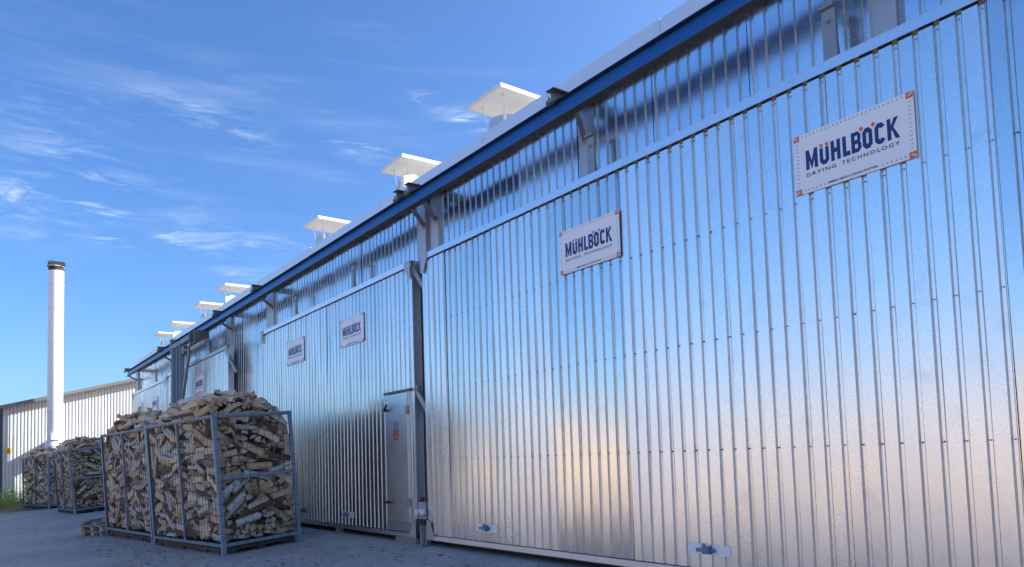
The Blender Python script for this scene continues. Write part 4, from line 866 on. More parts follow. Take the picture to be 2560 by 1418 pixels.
6,586,938,1146,94,78,34,4,0,1194,44,1194,111,-57,-21,-11,1,1728,167,1234,81,96,-12,-13,0,1763,246,1258,73,-94,27,-36,
0,1611,875,1141,1,123,14,28,3,2170,33,1151,107,63,24,-15,4,2094,840,1120,112,-38,0,-47,3,1991,1023,1173,53,-10,-15,114,
3,2253,1187,1059,65,-109,-2,-2,2,2656,26,1086,91,-88,3,2,0,2273,296,1170,86,-38,-22,82,0,2342,235,1163,16,-80,97,-5,
2,2369,1083,1103,26,-20,113,-47,3,2827,22,1310,22,87,-22,87,0,190,198,1159,8,-43,100,-66,9,40,339,1232,0,89,84,32,
8,214,985,1141,122,32,3,-8,0,185,1048,1147,8,126,-8,-5,8,722,46,1258,116,-51,7,3,1,643,265,1198,48,49,73,77,
5,391,1093,1168,84,-89,31,-12,4,806,1182,1116,67,107,8,-12,1,1353,120,1214,53,-113,5,-26,8,2160,1007,1202,40,-74,-56,77,
4,2161,426,1171,91,-50,48,-55,7,2383,1026,1165,1,-22,-123,-24,9,2098,947,1281,32,90,-83,10,1,2218,923,1176,79,66,-67,-33,
0,2511,25,1203,9,-127,1,4,0,2497,133,1179,117,41,22,-16,7,2652,170,1165,6,124,-28,-2,0,2668,199,1086,115,-54,6,-6,
0,1938,1136,1276,117,41,24,10,2,344,42,1425,82,-90,26,24,2,50,26,1366,62,65,62,-66,6,331,357,1166,1,-19,-77,99,
6,523,1024,1206,85,44,-56,-63,1,198,1192,1355,0,-127,0,9,8,734,265,1210,60,-90,58,-33,3,874,208,1243,50,-83,82,-7,
1,1244,244,1241,42,-65,75,-68,2,1528,1008,1243,60,13,-21,-109,0,1251,953,1124,30,-15,31,119,3,1914,873,1292,2,120,-31,29,
0,2134,93,1225,62,-110,11,-12,8,2179,331,1270,35,-27,-80,88,8,1939,996,1304,28,-17,50,-112,8,2615,145,1230,53,-114,16,-4,
9,2575,246,1241,79,98,-13,-12,9,2679,254,1157,124,8,-4,-28,7,2716,403,1164,0,53,115,-5,0,2694,411,1231,50,14,39,109,
2,311,210,1314,66,96,47,17,0,175,435,1314,73,15,8,-102,1,136,784,1238,68,15,87,61,8,256,325,1246,7,42,-118,-17,
5,749,34,1334,110,63,7,-5,2,841,1014,1159,126,-6,4,9,9,775,1134,1220,100,-77,14,-9,3,1122,33,1332,109,65,-8,4,
8,1162,225,1341,53,107,-33,-28,1,1961,80,1292,126,1,-13,8,3,1568,138,1307,15,-126,-12,4,8,1525,164,1366,10,-15,-82,95,
0,1749,1022,1363,126,4,-13,8,0,1607,1168,1318,49,115,-8,19,6,2053,311,1342,94,-60,-45,41,0,2679,182,1323,101,40,17,63,
7,2566,346,1312,26,-121,24,18,0,2505,362,1258,124,-18,19,-4,0,2678,441,1298,95,-83,-10,-10,4,369,49,1499,69,-100,21,30,
2,715,152,1257,14,-125,4,-19,0,43,548,1381,41,-79,87,-24,2,306,474,1410,102,-69,30,-1,3,565,938,1305,21,18,-47,-115,
9,1009,201,1276,27,-60,-106,24,4,924,1033,1247,107,-62,27,-4,0,663,935,1252,98,24,31,71,6,741,1186,1284,117,43,25,-9,
7,1440,115,1402,10,23,112,55,6,1060,212,1375,64,108,-18,-6,1,1026,308,1428,71,-99,-31,20,8,1198,233,1460,46,117,15,10,
3,1510,958,1343,37,10,94,76,2,2169,26,1322,87,92,-4,3,0,2551,54,1404,118,46,0,-1,0,2440,212,1336,64,-51,85,-47,
4,2249,783,1401,20,-82,-72,62,7,2796,172,1329,78,-64,-58,51,3,2632,240,1320,100,-43,-32,56,5,2474,483,1330,12,19,-124,-14,
8,2729,621,1350,41,79,-91,-8,3,311,265,1334,19,-115,-45,21,6,534,376,1261,76,-60,46,-68,6,253,741,1366,76,-62,-12,80,
6,294,769,1274,53,-97,36,-51,4,213,1050,1294,120,-36,-23,-5,0,696,156,1326,116,48,-15,16,3,298,1016,1236,74,31,18,97,
8,881,1115,1303,69,-103,25,11,8,1029,1189,1208,57,11,-111,21,3,481,1109,1247,59,-111,15,11,1,796,283,1383,52,-95,-53,41,
6,955,80,1353,62,-109,-3,17,3,1473,1071,1257,72,-96,-36,-21,0,1187,1050,1164,14,56,-75,85,6,2549,529,1377,75,-70,36,-65,
1,2554,510,1468,63,-107,-15,21,6,2655,105,1446,110,63,11,7,8,2674,269,1397,65,-100,-43,10,0,2257,213,1333,17,22,91,-84,
6,2680,871,1262,93,5,29,81,6,2826,1019,1222,87,22,-40,-80,0,130,310,1360,76,-38,58,-75,0,216,264,1418,58,-46,58,-86,
0,314,923,1362,15,-35,73,-97,8,113,774,1296,18,-82,-71,63,2,55,296,1465,25,-86,-90,4,4,352,897,1316,66,42,-93,-38,
7,881,1058,1383,12,-22,25,-122,8,1241,32,1438,27,124,0,1,8,1270,1041,1274,45,-106,-29,45,9,559,948,1400,70,-96,-32,34,
6,1633,203,1401,52,-115,12,-1,1,1720,63,1343,6,-6,95,84,7,1392,1056,1339,12,111,59,14,9,1865,1119,1388,110,56,26,12,
8,2013,250,1396,20,-21,-106,64,8,2617,797,1330,76,52,-75,-44,0,1789,51,1428,105,-71,4,2,6,2584,29,1530,127,0,11,0,
3,2482,203,1412,103,-48,2,57,3,2827,595,1372,87,24,64,62,8,2555,1174,1249,51,116,1,-2,5,2597,1112,1320,90,88,15,-10,
3,393,175,1298,47,5,117,-16,3,42,312,1402,84,-29,48,-76,4,324,286,1455,19,120,17,-33,3,156,254,1464,73,-19,13,-102,
0,300,134,1500,104,-62,33,18,3,541,245,1344,77,-1,18,99,3,985,962,1369,16,-116,-47,11,4,2023,952,1455,9,10,118,-46,
1,1981,943,1370,45,-39,72,-86,7,1443,1070,1420,39,-116,32,-7,2,2358,1060,1231,28,-119,33,2,0,1269,37,1538,0,1,-37,-122,
8,2667,996,1323,4,-120,22,-36,1,1675,872,1445,49,98,50,41,2,2651,743,1410,115,-21,19,45,4,2614,862,1405,65,102,-36,13,
5,2708,690,1443,40,-110,-33,37,3,2784,604,1408,8,87,-85,35,9,2674,1034,1407,1,-20,123,-23,7,24,887,1266,83,-34,82,-37,
3,436,231,1420,15,5,-43,-119,3,220,972,1374,32,0,119,-31,3,552,242,1483,29,-45,91,-71,0,800,203,1511,120,-35,-22,4,
3,1139,120,1432,3,3,-120,43,6,246,149,1474,98,-71,36,17,0,1014,1036,1430,14,-16,67,-106,3,1257,1138,1308,94,28,81,-3,
7,1182,1100,1242,63,77,72,-30,3,1618,1094,1514,118,42,-2,23,3,2426,1181,1525,111,-59,14,8,4,1842,1111,1531,22,33,-108,54,
3,2175,39,1395,98,-80,-3,-3,8,2276,1052,1343,10,74,58,85,8,2263,940,1418,13,30,67,103,3,2126,1184,1279,62,-92,34,52,
8,1919,188,1440,20,20,87,88,7,2836,1175,1400,2,-90,1,90,3,2666,931,1360,67,103,-32,4,2,2396,972,1291,21,-100,-75,9,
9,2627,1178,1346,117,47,12,-4,5,501,264,1545,88,-88,-21,-6,5,189,417,1526,102,74,13,-8,8,730,340,1415,62,-106,7,-30,
3,494,1108,1422,20,115,10,-50,1,527,988,1360,39,-10,-41,-113,0,1160,994,1493,115,26,-16,44,4,1037,1181,1484,67,-104,-16,-24,
1,1612,1161,1445,91,88,-10,11,7,1265,1197,1327,89,-85,-23,-22,4,1282,886,1534,43,14,-34,-114,5,1488,1123,1527,29,-123,-8,-14,
2,1576,1194,1539,87,90,-14,15,5,2422,576,1499,28,-54,-60,94,3,2681,233,1467,7,127,-1,-4,9,2576,398,1483,3,15,62,-110,
5,2732,1019,1523,104,10,-48,-54,3,2272,1023,1414,23,-120,30,18,3,2620,1092,1374,106,-66,-7,19,8,57,1152,1482,85,-27,89,12,
9,298,1135,1389,36,120,0,-19,1,82,986,1469,68,-38,-31,-95,3,547,1103,1503,5,28,-123,-18,5,757,1110,1447,88,-92,-2,-6,
1,1071,986,1506,69,-94,-42,29,5,951,1146,1514,124,15,-17,-12,9,1734,77,1514,125,-11,12,13,8,1942,185,1548,82,85,-32,-34,
8,2004,222,1489,85,-83,32,-33,2,2140,352,1546,24,-70,-102,-15,7,2291,947,1470,80,-14,12,-97,3,2486,1186,1461,64,109,7,-12,
8,2578,167,1511,75,102,5,-4,3,2542,913,1449,33,5,12,-122,7,2410,979,1455,89,4,-24,-87,2,2611,885,1539,21,52,113,-9,
5,410,1048,1438,1,1,64,-110,1,248,1105,1479,91,-83,3,31,8,1194,1185,1435,44,13,114,-33,7,1673,254,1529,79,-94,30,-10,
8,2194,144,1550,74,97,16,-31,0,2314,248,1517,97,-79,13,12,8,2649,746,1507,21,6,71,103,0,2816,864,1548,20,-88,67,-59,
7,263,701,1524,48,-31,-102,-49,0,135,692,1477,26,-56,99,-51,1,958,160,1524,12,-12,124,-21,8,823,35,1491,35,-120,-5,-20,
8,1394,146,1493,2,2,-112,60,9,875,871,1546,74,-34,-76,60,8,2445,1102,1520,44,118,5,-11,3,2648,1186,1536,61,106,18,-30,
9,280,635,1530,111,-55,9,25,2,26,764,1484,12,-89,-7,90,7,683,42,1541,13,-16,99,77,4,304,954,1540,83,-37,-28,84,
6,2157,956,1549,6,18,-102,-73,8,2630,102,1534,120,-39,11,4,6,2645,690,1550,76,99,-23,-10,2,220,343,1555,122,-31,19,4,
3,36,176,1600,5,86,-89,27,0,466,363,1578,21,-61,-83,70,8,2165,1108,1568,59,-103,-34,-32,4,264,192,1617,121,-22,17,-27,
0,456,179,1595,118,36,-9,-30,1,376,340,1596,71,-83,30,-57,0,952,849,1619,5,-102,67,32,4,1628,1047,1575,28,-92,-70,-45,
0,184,44,1702,111,-57,20,10,7,337,455,1682,3,33,-121,17,5,204,532,1554,14,16,-125,2,0,630,238,1659,9,97,-79,-19,
8,965,1059,1572,108,63,-19,-4,0,653,1088,1565,31,-120,-26,8,1,727,1164,1630,95,84,0,1,0,1973,331,1625,37,11,89,82,
6,1535,991,1572,108,-34,41,-40,6,1510,1180,1687,43,20,108,-48,3,2166,22,1569,17,124,3,-22,8,2597,810,1673,96,81,0,16,
0,2566,848,1588,75,-101,-19,-2,2,2539,920,1595,108,-64,-21,1,3,295,381,1638,4,41,109,-52,6,172,562,1626,26,-42,89,-76,
2,124,735,1565,84,68,45,49,0,452,217,1710,42,-33,72,-90,8,757,290,1617,41,57,-70,-79,1,1545,96,1598,113,58,5,-3,
1,779,896,1580,81,-68,54,-46,1,788,1018,1679,64,-85,56,-41,1,1114,1121,1610,3,0,94,-86,3,2210,101,1603,95,80,22,-15,
8,2345,302,1587,13,12,-96,81,1,2662,639,1587,97,-80,-17,-9,0,2589,739,1642,123,26,-15,13,8,2460,926,1657,72,-81,26,-61,
7,278,196,1678,8,-121,35,10,9,434,1180,1617,24,-119,7,37,4,628,189,1764,30,117,-18,-36,0,1217,151,1581,104,-71,-3,14,
1,729,221,1729,29,-31,-113,-39,9,1152,1054,1674,25,-124,-11,0,4,1783,1013,1546,73,-97,3,37,4,1830,1196,1649,118,-6,46,3,
6,2205,29,1658,125,0,23,0,4,2024,230,1718,19,121,0,35,3,1970,80,1656,106,-44,-53,-10,0,2160,1176,1657,52,-103,-24,-47,
8,2708,172,1588,24,-109,48,-37,2,2657,406,1617,124,-5,20,-14,8,2650,504,1580,94,-83,20,0,3,2653,268,1620,11,-1,51,-116,
6,106,930,1570,52,-59,-66,-75,2,448,172,1809,3,-122,33,-4,2,242,1193,1634,81,87,31,-33,7,383,1114,1719,116,-41,21,21,
3,568,33,1652,30,-18,105,62,0,867,91,1694,111,-44,31,29,6,577,84,1755,51,115,12,10,4,656,226,1874,49,81,-72,-44,
2,1375,26,1707,90,-86,-18,-18,0,748,938,1641,53,-39,-78,76,5,1682,195,1556,46,115,-25,-9,6,1730,956,1651,44,21,-106,51,
7,1909,1076,1614,47,56,-20,102,9,2442,179,1592,32,-123,2,7,4,2645,248,1691,1,-2,119,43,7,2220,184,1733,114,-39,29,30,
2,2626,570,1662,25,8,16,123,8,2569,987,1646,23,-22,98,75,8,2336,1159,1775,102,-47,52,29,7,230,119,1761,116,36,-29,-23,
3,267,159,1806,27,-121,23,-18,8,446,406,1813,12,65,-93,56,2,26,1104,1732,15,88,18,88,7,1161,78,1630,100,77,14,8,
4,885,292,1672,20,-16,-124,13,0,519,1038,1703,98,70,20,36,3,1205,1194,1677,126,13,-4,-1,9,1875,843,1656,56,71,73,52,
3,1946,150,1668,15,15,96,-81,6,1982,1045,1701,64,-63,-89,12,8,2469,1157,1844,106,52,41,-25,7,2690,144,1687,125,10,-18,8,
3,2596,881,1712,28,-60,-84,68,0,2672,1051,1582,2,-11,71,105,1,2641,1154,1600,64,102,22,-33,7,47,255,1772,85,-28,-39,-81,
7,452,380,1694,38,54,-102,37,7,118,580,1718,78,74,-36,-57,6,253,1073,1637,126,-17,-4,-1,3,288,1134,1615,124,25,1,-7,
1,308,610,1713,20,10,86,90,8,1002,1042,1782,71,-104,-16,-8,9,1449,1000,1773,44,80,33,82,4,1124,1110,1736,120,-38,-18,-5,
4,1538,1068,1753,103,68,-26,17,2,1381,1147,1764,117,46,-14,5,2,2188,1026,1654,34,-121,11,-12,0,2093,1170,1717,103,52,-46,24,
9,2042,1178,1763,21,47,49,-105,9,2786,524,1718,9,81,97,0,3,2635,900,1747,34,-108,53,-23,0,2742,1138,1737,10,71,-21,103,
9,2818,1050,1840,62,66,89,10,0,262,469,1818,56,-68,-46,79,4,227,392,1770,23,124,16,-3,8,289,754,1773,55,114,1,9,
6,95,833,1645,36,-72,-48,-86,9,313,776,1681,24,-15,-11,123,7,1166,122,1688,19,126,3,-2,6,1201,1152,1853,72,-104,-9,-11,
8,1679,91,1644,58,-112,12,-6,0,1932,964,1771,25,18,2,-123,3,1941,1179,1847,84,-89,-24,-25,6,2656,1083,1665,126,-8,-9,1,
9,1779,361,1813,96,41,39,61,1,2751,268,1752,67,39,85,54,8,2421,796,1784,56,-109,-31,-13,3,2685,564,1757,117,18,-10,46,
5,2715,658,1790,70,-91,-28,45,0,240,100,1828,116,-39,-20,-26,2,388,513,1847,99,-26,31,68,0,303,873,1654,118,35,-11,-28,
0,212,1176,1873,55,109,17,-32,1,506,473,1841,32,-64,45,-95,5,542,822,1811,18,34,104,61,3,1345,283,1647,47,26,62,97,
7,1190,248,1626,11,-22,-57,111,8,665,1055,1780,39,119,20,7,0,1677,78,1732,1,-2,27,124,8,1749,952,1799,41,31,-69,-94,
8,2270,1033,1779,123,21,17,19,5,1658,1161,1879,122,-34,11,-6,5,2579,1188,1818,11,-55,-23,-112,0,2719,25,1752,0,93,-1,86,
2,2649,323,1748,17,123,-10,26,0,2564,579,1781,3,-48,69,-95,4,2372,93,1715,12,7,107,-67,5,180,75,1888,120,-26,-22,-22,
8,560,212,1889,62,-52,74,-64,8,305,832,1823,2,-124,-6,-28,3,788,252,1824,49,31,-45,103,4,304,876,1717,20,-6,-61,109,
2,595,1194,1853,49,-46,78,74,9,544,1122,1853,79,-97,8,-23,0,441,984,1842,119,-34,18,-20,7,838,1196,1843,92,-87,2,3,
5,1069,32,1802,122,24,24,-5,6,1467,170,1820,63,-105,-30,-16,0,1112,162,1749,41,-118,-19,12,4,1643,175,1761,19,30,-120,21,
8,1549,285,1734,10,6,-76,-101,5,1800,901,1823,71,-21,74,-72,3,2589,1136,1886,13,62,10,109,2,1962,832,1870,102,29,-23,66,
1,2511,25,1803,0,-99,0,-79,9,2470,138,1685,20,-23,120,29,8,2571,695,1838,8,-30,114,45,5,2703,517,1800,47,-11,67,-97,
3,2653,830,1816,24,-19,78,-96,6,156,408,1841,65,-88,6,-64,3,271,199,1871,40,120,-5,7,4,469,1054,1859,102,-72,13,-19,
1,1054,87,1836,59,-111,16,11,2,901,230,1817,30,35,-114,-30,7,397,1048,1762,97,77,16,22,6,191,1029,1720,115,-41,36,4,
3,1141,1198,1781,125,-16,-15,-2,2,1433,889,1800,30,63,92,53,5,1846,828,1846,62,-39,61,-84,0,2408,914,1774,14,-2,93,-86,
4,2283,889,1854,83,-63,55,-47,8,2550,422,1830,62,-20,88,-64,3,2786,361,1844,44,-82,-58,63,4,2720,402,1894,38,-75,87,-39,
5,2821,880,1735,77,-45,-26,-87,0,25,393,1868,31,84,-88,17,7,404,571,1862,28,70,-98,31,2,862,249,1900,12,123,27,-14,
5,877,355,1857,11,54,-57,99,5,1000,32,1761,14,-21,-69,-103,4,223,918,1877,23,-81,-86,41,3,793,1197,1726,18,-3,-124,-19,
2,1266,308,1828,4,-14,0,126,3,828,1054,1844,17,-37,22,-118,6,1889,327,1808,67,-42,-87,48,7,2275,183,1780,34,78,-93,-10,
1,2287,259,1821,87,-75,46,-29,8,2034,754,1858,48,-97,-67,5,9,2005,931,1860,31,41,-32,-112,1,2590,1031,1811,75,-102,10,3,
7,2665,345,1833,91,-12,-23,85,2,2407,309,1842,109,34,5,-56,0,2419,750,1871,83,-52,43,-68,3,2837,381,1882,87,-25,3,-90,
0,88,564,1872,84,-54,28,-73,5,172,615,1748,34,66,53,88,1,184,625,1857,71,101,-8,31,3,1089,296,1690,7,-23,104,-68,
3,233,743,1816,35,-31,-107,51,5,533,723,1857,8,3,126,-11,4,1423,183,1873,57,108,9,33,0,967,457,1897,43,-70,72,-65,
1,1190,199,1856,47,-49,-75,76,0,1815,44,1827,3,-1,-113,-58,5,1417,33,1852,23,119,-8,36,8,2489,133,1839,10,-1,-87,92,
0,767,619,1891,111,-58,-13,-13,6,788,915,1890,32,-122,-12,7,4,1219,1028,1892,116,-50,-9,5,0,1650,116,1854,40,-117,3,27,
7,1666,1106,1898,77,-99,-10,-13,9,2040,101,1851,4,-123,22,-22,2,2101,299,1893,122,34,-9,-2,7,2606,966,1900,15,124,22,9,
0,1972,204,1898,78,-99,-15,-6,3,2426,1069,1897,57,-112,6,16,2,2495,387,1926,99,5,-9,79,3,1813,887,1913,46,-106,46,-24,
0,249,178,1923,126,-16,2,-8,8,648,61,1944,89,-90,8,11,2,2120,710,1898,106,11,13,68,0,2639,341,1906,75,-1,49,-90,
4,2540,794,1950,16,26,-120,-30,6,68,114,1994,40,85,1,85,9,47,920,1916,66,59,64,66,1,176,272,1905,74,7,-99,-27,
6,881,152,1933,108,56,37,8,6,685,232,1990,100,77,11,-5,1,1077,344,1905,68,-62,63,-60,2,343,169,2002,1,-113,-57,3,
5,276,313,2030,120,-35,-12,-18,5,325,578,1935,100,77,-8,-9,5,398,631,1952,14,117,9,-46,1,263,805,1968,78,81,53,26,
4,246,955,1974,61,-96,35,-43,9,362,1163,1931,24,-124,-5,10,3,781,155,2012,44,-119,-8,5,8,695,369,2027,83,-95,-1,14,
7,711,538,1898,57,112,-10,10,8,703,778,1933,79,99,-9,5,4,773,1132,1918,66,107,11,-14,0,1240,88,1912,95,-84,-7,9,
1,1207,228,1946,104,-72,6,2,7,1177,364,1976,7,-125,19,-7,7,1175,561,1972,75,100,-21,10,4,1257,940,1902,95,-82,-3,16,
3,1736,177,1908,7,112,57,-12,0,1625,414,1926,116,40,-7,34,4,1698,951,1969,22,106,57,35,1,2082,689,1979,83,96,7,5,
8,2131,924,2004,72,-100,29,-2,5,2081,1099,1895,97,-74,-33,-14,3,2531,81,1898,16,-125,-12,-10,3,2476,260,1967,120,40,-9,-9,
7,2457,446,1998,17,122,-28,14,0,2660,664,1923,111,-62,0,7,6,2667,805,2027,104,71,-15,-7,1,2601,919,1960,65,-107,4,-21,
8,352,389,2016,35,-121,-1,16,2,463,580,1988,24,121,28,-14,3,432,713,1948,121,-15,34,-13,3,420,860,2001,93,68,-15,-52,
7,432,969,1934,42,115,-24,-23,9,407,1210,1993,125,-23,3,-1,3,944,58,1968,47,-115,-22,17,1,884,298,2042,78,98,19,2,
7,888,480,2008,113,-59,-3,3,8,970,693,1996,76,100,14,3,8,899,877,1985,64,-105,-23,22,2,961,1013,1961,98,-78,-13,16,
0,943,1112,1920,83,-93,-7,23,4,1509,189,1990,5,126,11,3,6,1359,807,1967,90,-66,51,-34,3,1460,846,1981,63,93,-17,-56,
9,1454,963,1999,73,-92,46,-11,6,1460,1074,1959,60,-107,31,-13,3,1918,109,1900,126,4,-7,15,4,1924,611,2025,126,-8,-8,16,
0,1880,743,1999,20,-124,2,-17,5,1887,943,2016,90,77,-6,-44,6,2023,1112,1994,68,-101,32,-21,4,2412,89,1952,29,-123,2,-15,
2,2361,197,1954,114,54,-10,-6,0,2413,345,1971,81,-97,6,-9,1,2396,558,1994,61,-110,7,-12,6,2515,793,2061,68,106,-16,0,
4,2502,1012,1973,127,-4,-3,7,2,617,124,2077,17,-126,-5,0,9,522,520,2024,51,111,32,-12,3,585,648,2006,57,112,16,-7,
3,583,809,2014,113,43,20,32,8,597,934,2009,81,-90,-19,34,8,645,1078,2016,90,86,13,19,9,1008,110,2042,126,-11,15,2,
8,1036,419,2060,96,-82,16,-5,0,1127,703,2048,109,64,11,-8,8,1119,820,2037,97,-82,4,-1,0,1044,1113,1970,115,-49,3,24,
0,1518,289,2029,66,105,-25,5,0,1478,398,2044,108,63,3,-22,7,1506,827,2019,31,-123,0,11,0,1481,1257,1995,99,-79,4,-4,
8,1894,45,1941,120,-41,1,0,7,1901,203,1981,19,-124,18,-5,8,1860,321,1995,106,69,3,-14,5,1859,815,2052,93,-85,-8,-14,
5,1876,834,1990,37,-120,1,-17,2,2343,54,2031,101,-74,-19,3,8,2341,144,2010,107,-66,-18,4,7,2309,456,2022,126,-17,-10,-1,
3,2374,734,2046,57,112,-15,3,3,2551,954,2015,113,-56,-6,6,4,2451,1068,1955,97,-80,13,12,5,629,300,2096,72,100,21,21,
0,574,457,2052,24,-120,-24,25,4,605,582,2131,58,-67,71,-56,2,629,708,2081,127,2,5,-10,0,561,1028,2079,116,46,5,21,
2,613,1146,2073,49,-116,-19,2,0,1097,163,2079,58,-95,-32,52,0,1100,622,2021,122,-34,6,1,0,1139,767,2147,40,116,33,6,
0,1135,972,2044,118,1,30,38,4,1567,102,1994,98,-79,-15,14,0,1440,242,2061,97,-81,-11,-11,3,1503,484,2030,103,-71,18,-10,
8,1497,1072,2074,49,114,13,-24,6,2007,-100,1993,70,83,43,50,8,1954,282,2058,107,40,33,44,8,1907,394,2059,82,-90,-23,28,
8,1802,676,2050,87,90,-14,15,3,1870,873,2034,21,-124,4,-15,1,2233,99,2074,88,-86,0,-33,6,2266,224,2040,69,-99,11,-39,
3,2296,479,2073,125,13,-14,-10,5,2454,625,2026,61,-111,7,-12,3,2496,899,2089,73,-100,-20,16,9,2436,1008,2057,124,-25,-4,8,
7,783,522,2090,108,-47,-15,46,2,772,631,2152,17,-115,-37,34,8,859,946,2073,71,104,17,10,9,935,1097,2075,126,12,9,-3,
2,1301,69,2049,121,-32,-7,19,9,1370,301,2109,37,121,13,4,3,1372,619,2090,55,114,11,-6,6,1440,764,2055,114,-54,5,10,
0,1812,35,2013,97,-74,-24,27,6,1861,283,2107,98,-72,-20,33,2,1788,609,2100,112,-2,-16,57,5,1780,796,2100,70,-100,-35,4,
1,1807,918,2099,81,96,2,14,0,2155,111,2120,119,37,-24,0,5,2326,527,2077,123,30,-10,-10,3,2661,414,2020,94,-43,54,-49,
7,2306,925,2086,119,41,-2,20,3,2400,1110,2026,68,-106,10,13,2,1041,223,2196,1,98,79,-21,0,1071,627,2111,113,-51,-12,26,
8,1084,833,2179,103,61,38,19,6,1094,1296,1995,56,-114,0,0,0,1388,147,2081,63,-109,-6,-12,1,1412,358,2170,51,-105,40,-32,
3,1430,681,2071,13,-126,-5,11,0,1452,1173,2017,34,-122,8,4,7,1914,273,2151,13,-125,-3,14,0,1757,760,2154,80,-86,27,-41,
0,1786,1111,2132,107,48,-39,-29,8,2250,275,2075,59,-112,-7,-11,0,2364,606,2065,119,-42,-2,-14,4,2311,689,2065,25,-124,12,-9,
3,2341,904,2122,113,-50,-22,18,3,1167,394,2123,50,-89,45,-60,3,1200,483,2163,18,104,-63,-32,3,1242,1080,2053,54,-89,48,-54,
0,1651,705,2127,76,-47,-85,31,3,2282,373,2076,82,-95,-15,-15,9,2230,545,2140,26,109,58,16,4,2261,754,2119,92,-88,-6,-1,
0,1341,229,2176,96,-52,39,-51,6,1428,531,2138,105,67,9,-22,6,2070,174,2150,100,68,14,34,5,1925,512,2066,43,-115,-31,1,
3,1928,1076,1996,37,-95,-7,-75,8,1413,-24,2070,126,2,17,9,1,1542,848,2111,60,-70,37,-79,7,2075,238,2182,103,-63,-18,37,
0,1998,398,2196,34,101,69,5,9,1551,413,2148,11,-123,24,20,0,1547,569,2131,68,-98,38,-23,8,2056,400,2198,104,-21,5,69,
7,1953,795,2204,126,-8,-4,-17,0,978,442,2185,108,53,13,39,2,954,625,2202,110,56,14,26,4,919,857,2151,48,-110,-39,10,
0,898,915,2130,8,120,39,11,6,1385,224,2277,79,95,15,23,0,1417,381,2238,91,-87,15,6,4,1393,703,2244,34,121,13,6,
3,1402,814,2162,115,-36,-12,37,6,1473,972,2105,84,-86,-29,30,0,1784,123,2162,108,-44,-44,24,1,1780,413,2160,94,-76,-23,31,
5,1791,544,2178,65,105,27,-12,1,1829,754,2260,95,79,21,19,3,1748,1066,2202,30,110,31,46,6,2254,136,2197,118,43,14,16,
3,2332,442,2177,93,-84,-8,18,6,2297,596,2209,81,-94,16,-20,0,2297,876,2214,124,-18,-20,-10,3,2216,994,2120,7,-121,-37,-6,
1,1180,265,2277,77,-100,-15,3,0,965,507,2203,65,-102,-36,14,0,1210,896,2205,82,-97,-1,8,7,1122,1145,2080,100,-60,-8,-49,
8,1572,564,2229,91,-85,-4,27,6,2016,1020,2186,25,-47,69,-93,5,1589,968,2178,89,-86,18,-25,0,2244,323,2237,116,-46,12,18,
0,2203,558,2266,94,-85,-13,6,0,2261,718,2242,75,-101,18,-1,7,2164,1023,2156,121,-20,-14,28,7,1469,618,2266,119,-44,-2,3,
0,1419,828,2239,103,-74,-11,2,5,1422,1028,2231,98,-67,27,-37,8,2022,425,2288,44,-117,12,-20,8,2022,628,2262,113,-55,-13,8,
3,2093,851,2213,6,124,-24,15,0,1534,662,2360,80,97,-13,-14,7,1460,950,2286,127,2,3,2,6,1941,571,2334,94,78,20,30,
6,2012,984,2257,59,-110,22,-13,
]
SINGLE = [[161, 422, 609, 607, 475, 785, 1064, 1043, 685, 891, 184, 385, 365, 477, 589, 845, 364, 1103, 264, 805, 1217, 1009, 670, 352, 956, 496, 1012, 206, 366, 1327, 226, 761, 402, 1263, 803, 265, 1084, 968, 32, 347, 681, 338, 33, 186, 626, 99, 47, 706, 120, 952, 495, 895, 284, 757, 700, 673, 353, 199, 242, 1328, 1310, 1315, 1025, 431, 466, 16, 1083, 793, 567, 627, 677, 1237, 270, 1293, 50, 386, 824, 268, 381, 525, 916, 758, 1011, 1113, 653, 964, 558, 503, 1212, 690, 416, 820, 782, 343, 130, 542, 380, 802, 307, 89, 279, 819, 633, 1246, 470, 474, 165, 159, 954, 360, 44, 1256, 1114, 874, 163, 1305, 1166, 261, 467, 185, 1132, 941, 295, 840, 742, 731, 404, 52, 625, 180, 34, 513, 905, 1082, 435, 1318, 1165, 1133, 705, 608, 1287, 1151, 1038, 103, 1174, 1044, 1023, 743, 1316, 1129, 974, 926, 507, 458, 72, 825, 645, 195, 136, 1242, 723, 534, 36, 958, 581, 454, 722, 703, 368, 22, 1329, 1285, 1062, 957, 70, 1191, 1056, 547, 1067, 965, 993, 331, 959, 526, 204, 200, 71, 1277, 991, 569, 826, 902, 1334, 1068, 890, 656, 1266, 1027, 1028, 733, 550, 591, 639, 400, 350, 228, 1121, 1089, 571, 440, 142, 557, 125, 1218, 906, 776, 728, 498, 17, 1029, 883, 823, 781, 807, 453, 369], [962, 276, 1032, 1052, 773, 482, 1228, 855, 313, 224, 564, 951, 709, 860, 111, 1314, 78, 540, 693, 514, 415, 857, 737, 1304, 154, 259, 117, 1269, 867, 1173, 1042, 925, 843, 212, 192, 751, 260, 96, 510, 66, 631, 176, 95, 106, 632, 434, 420, 119, 848, 1333, 978, 806, 1022, 449, 586, 519, 319, 945, 187, 132, 1076, 899], [161, 609, 422, 475, 607, 891, 352, 956, 805, 685], [271, 982]]
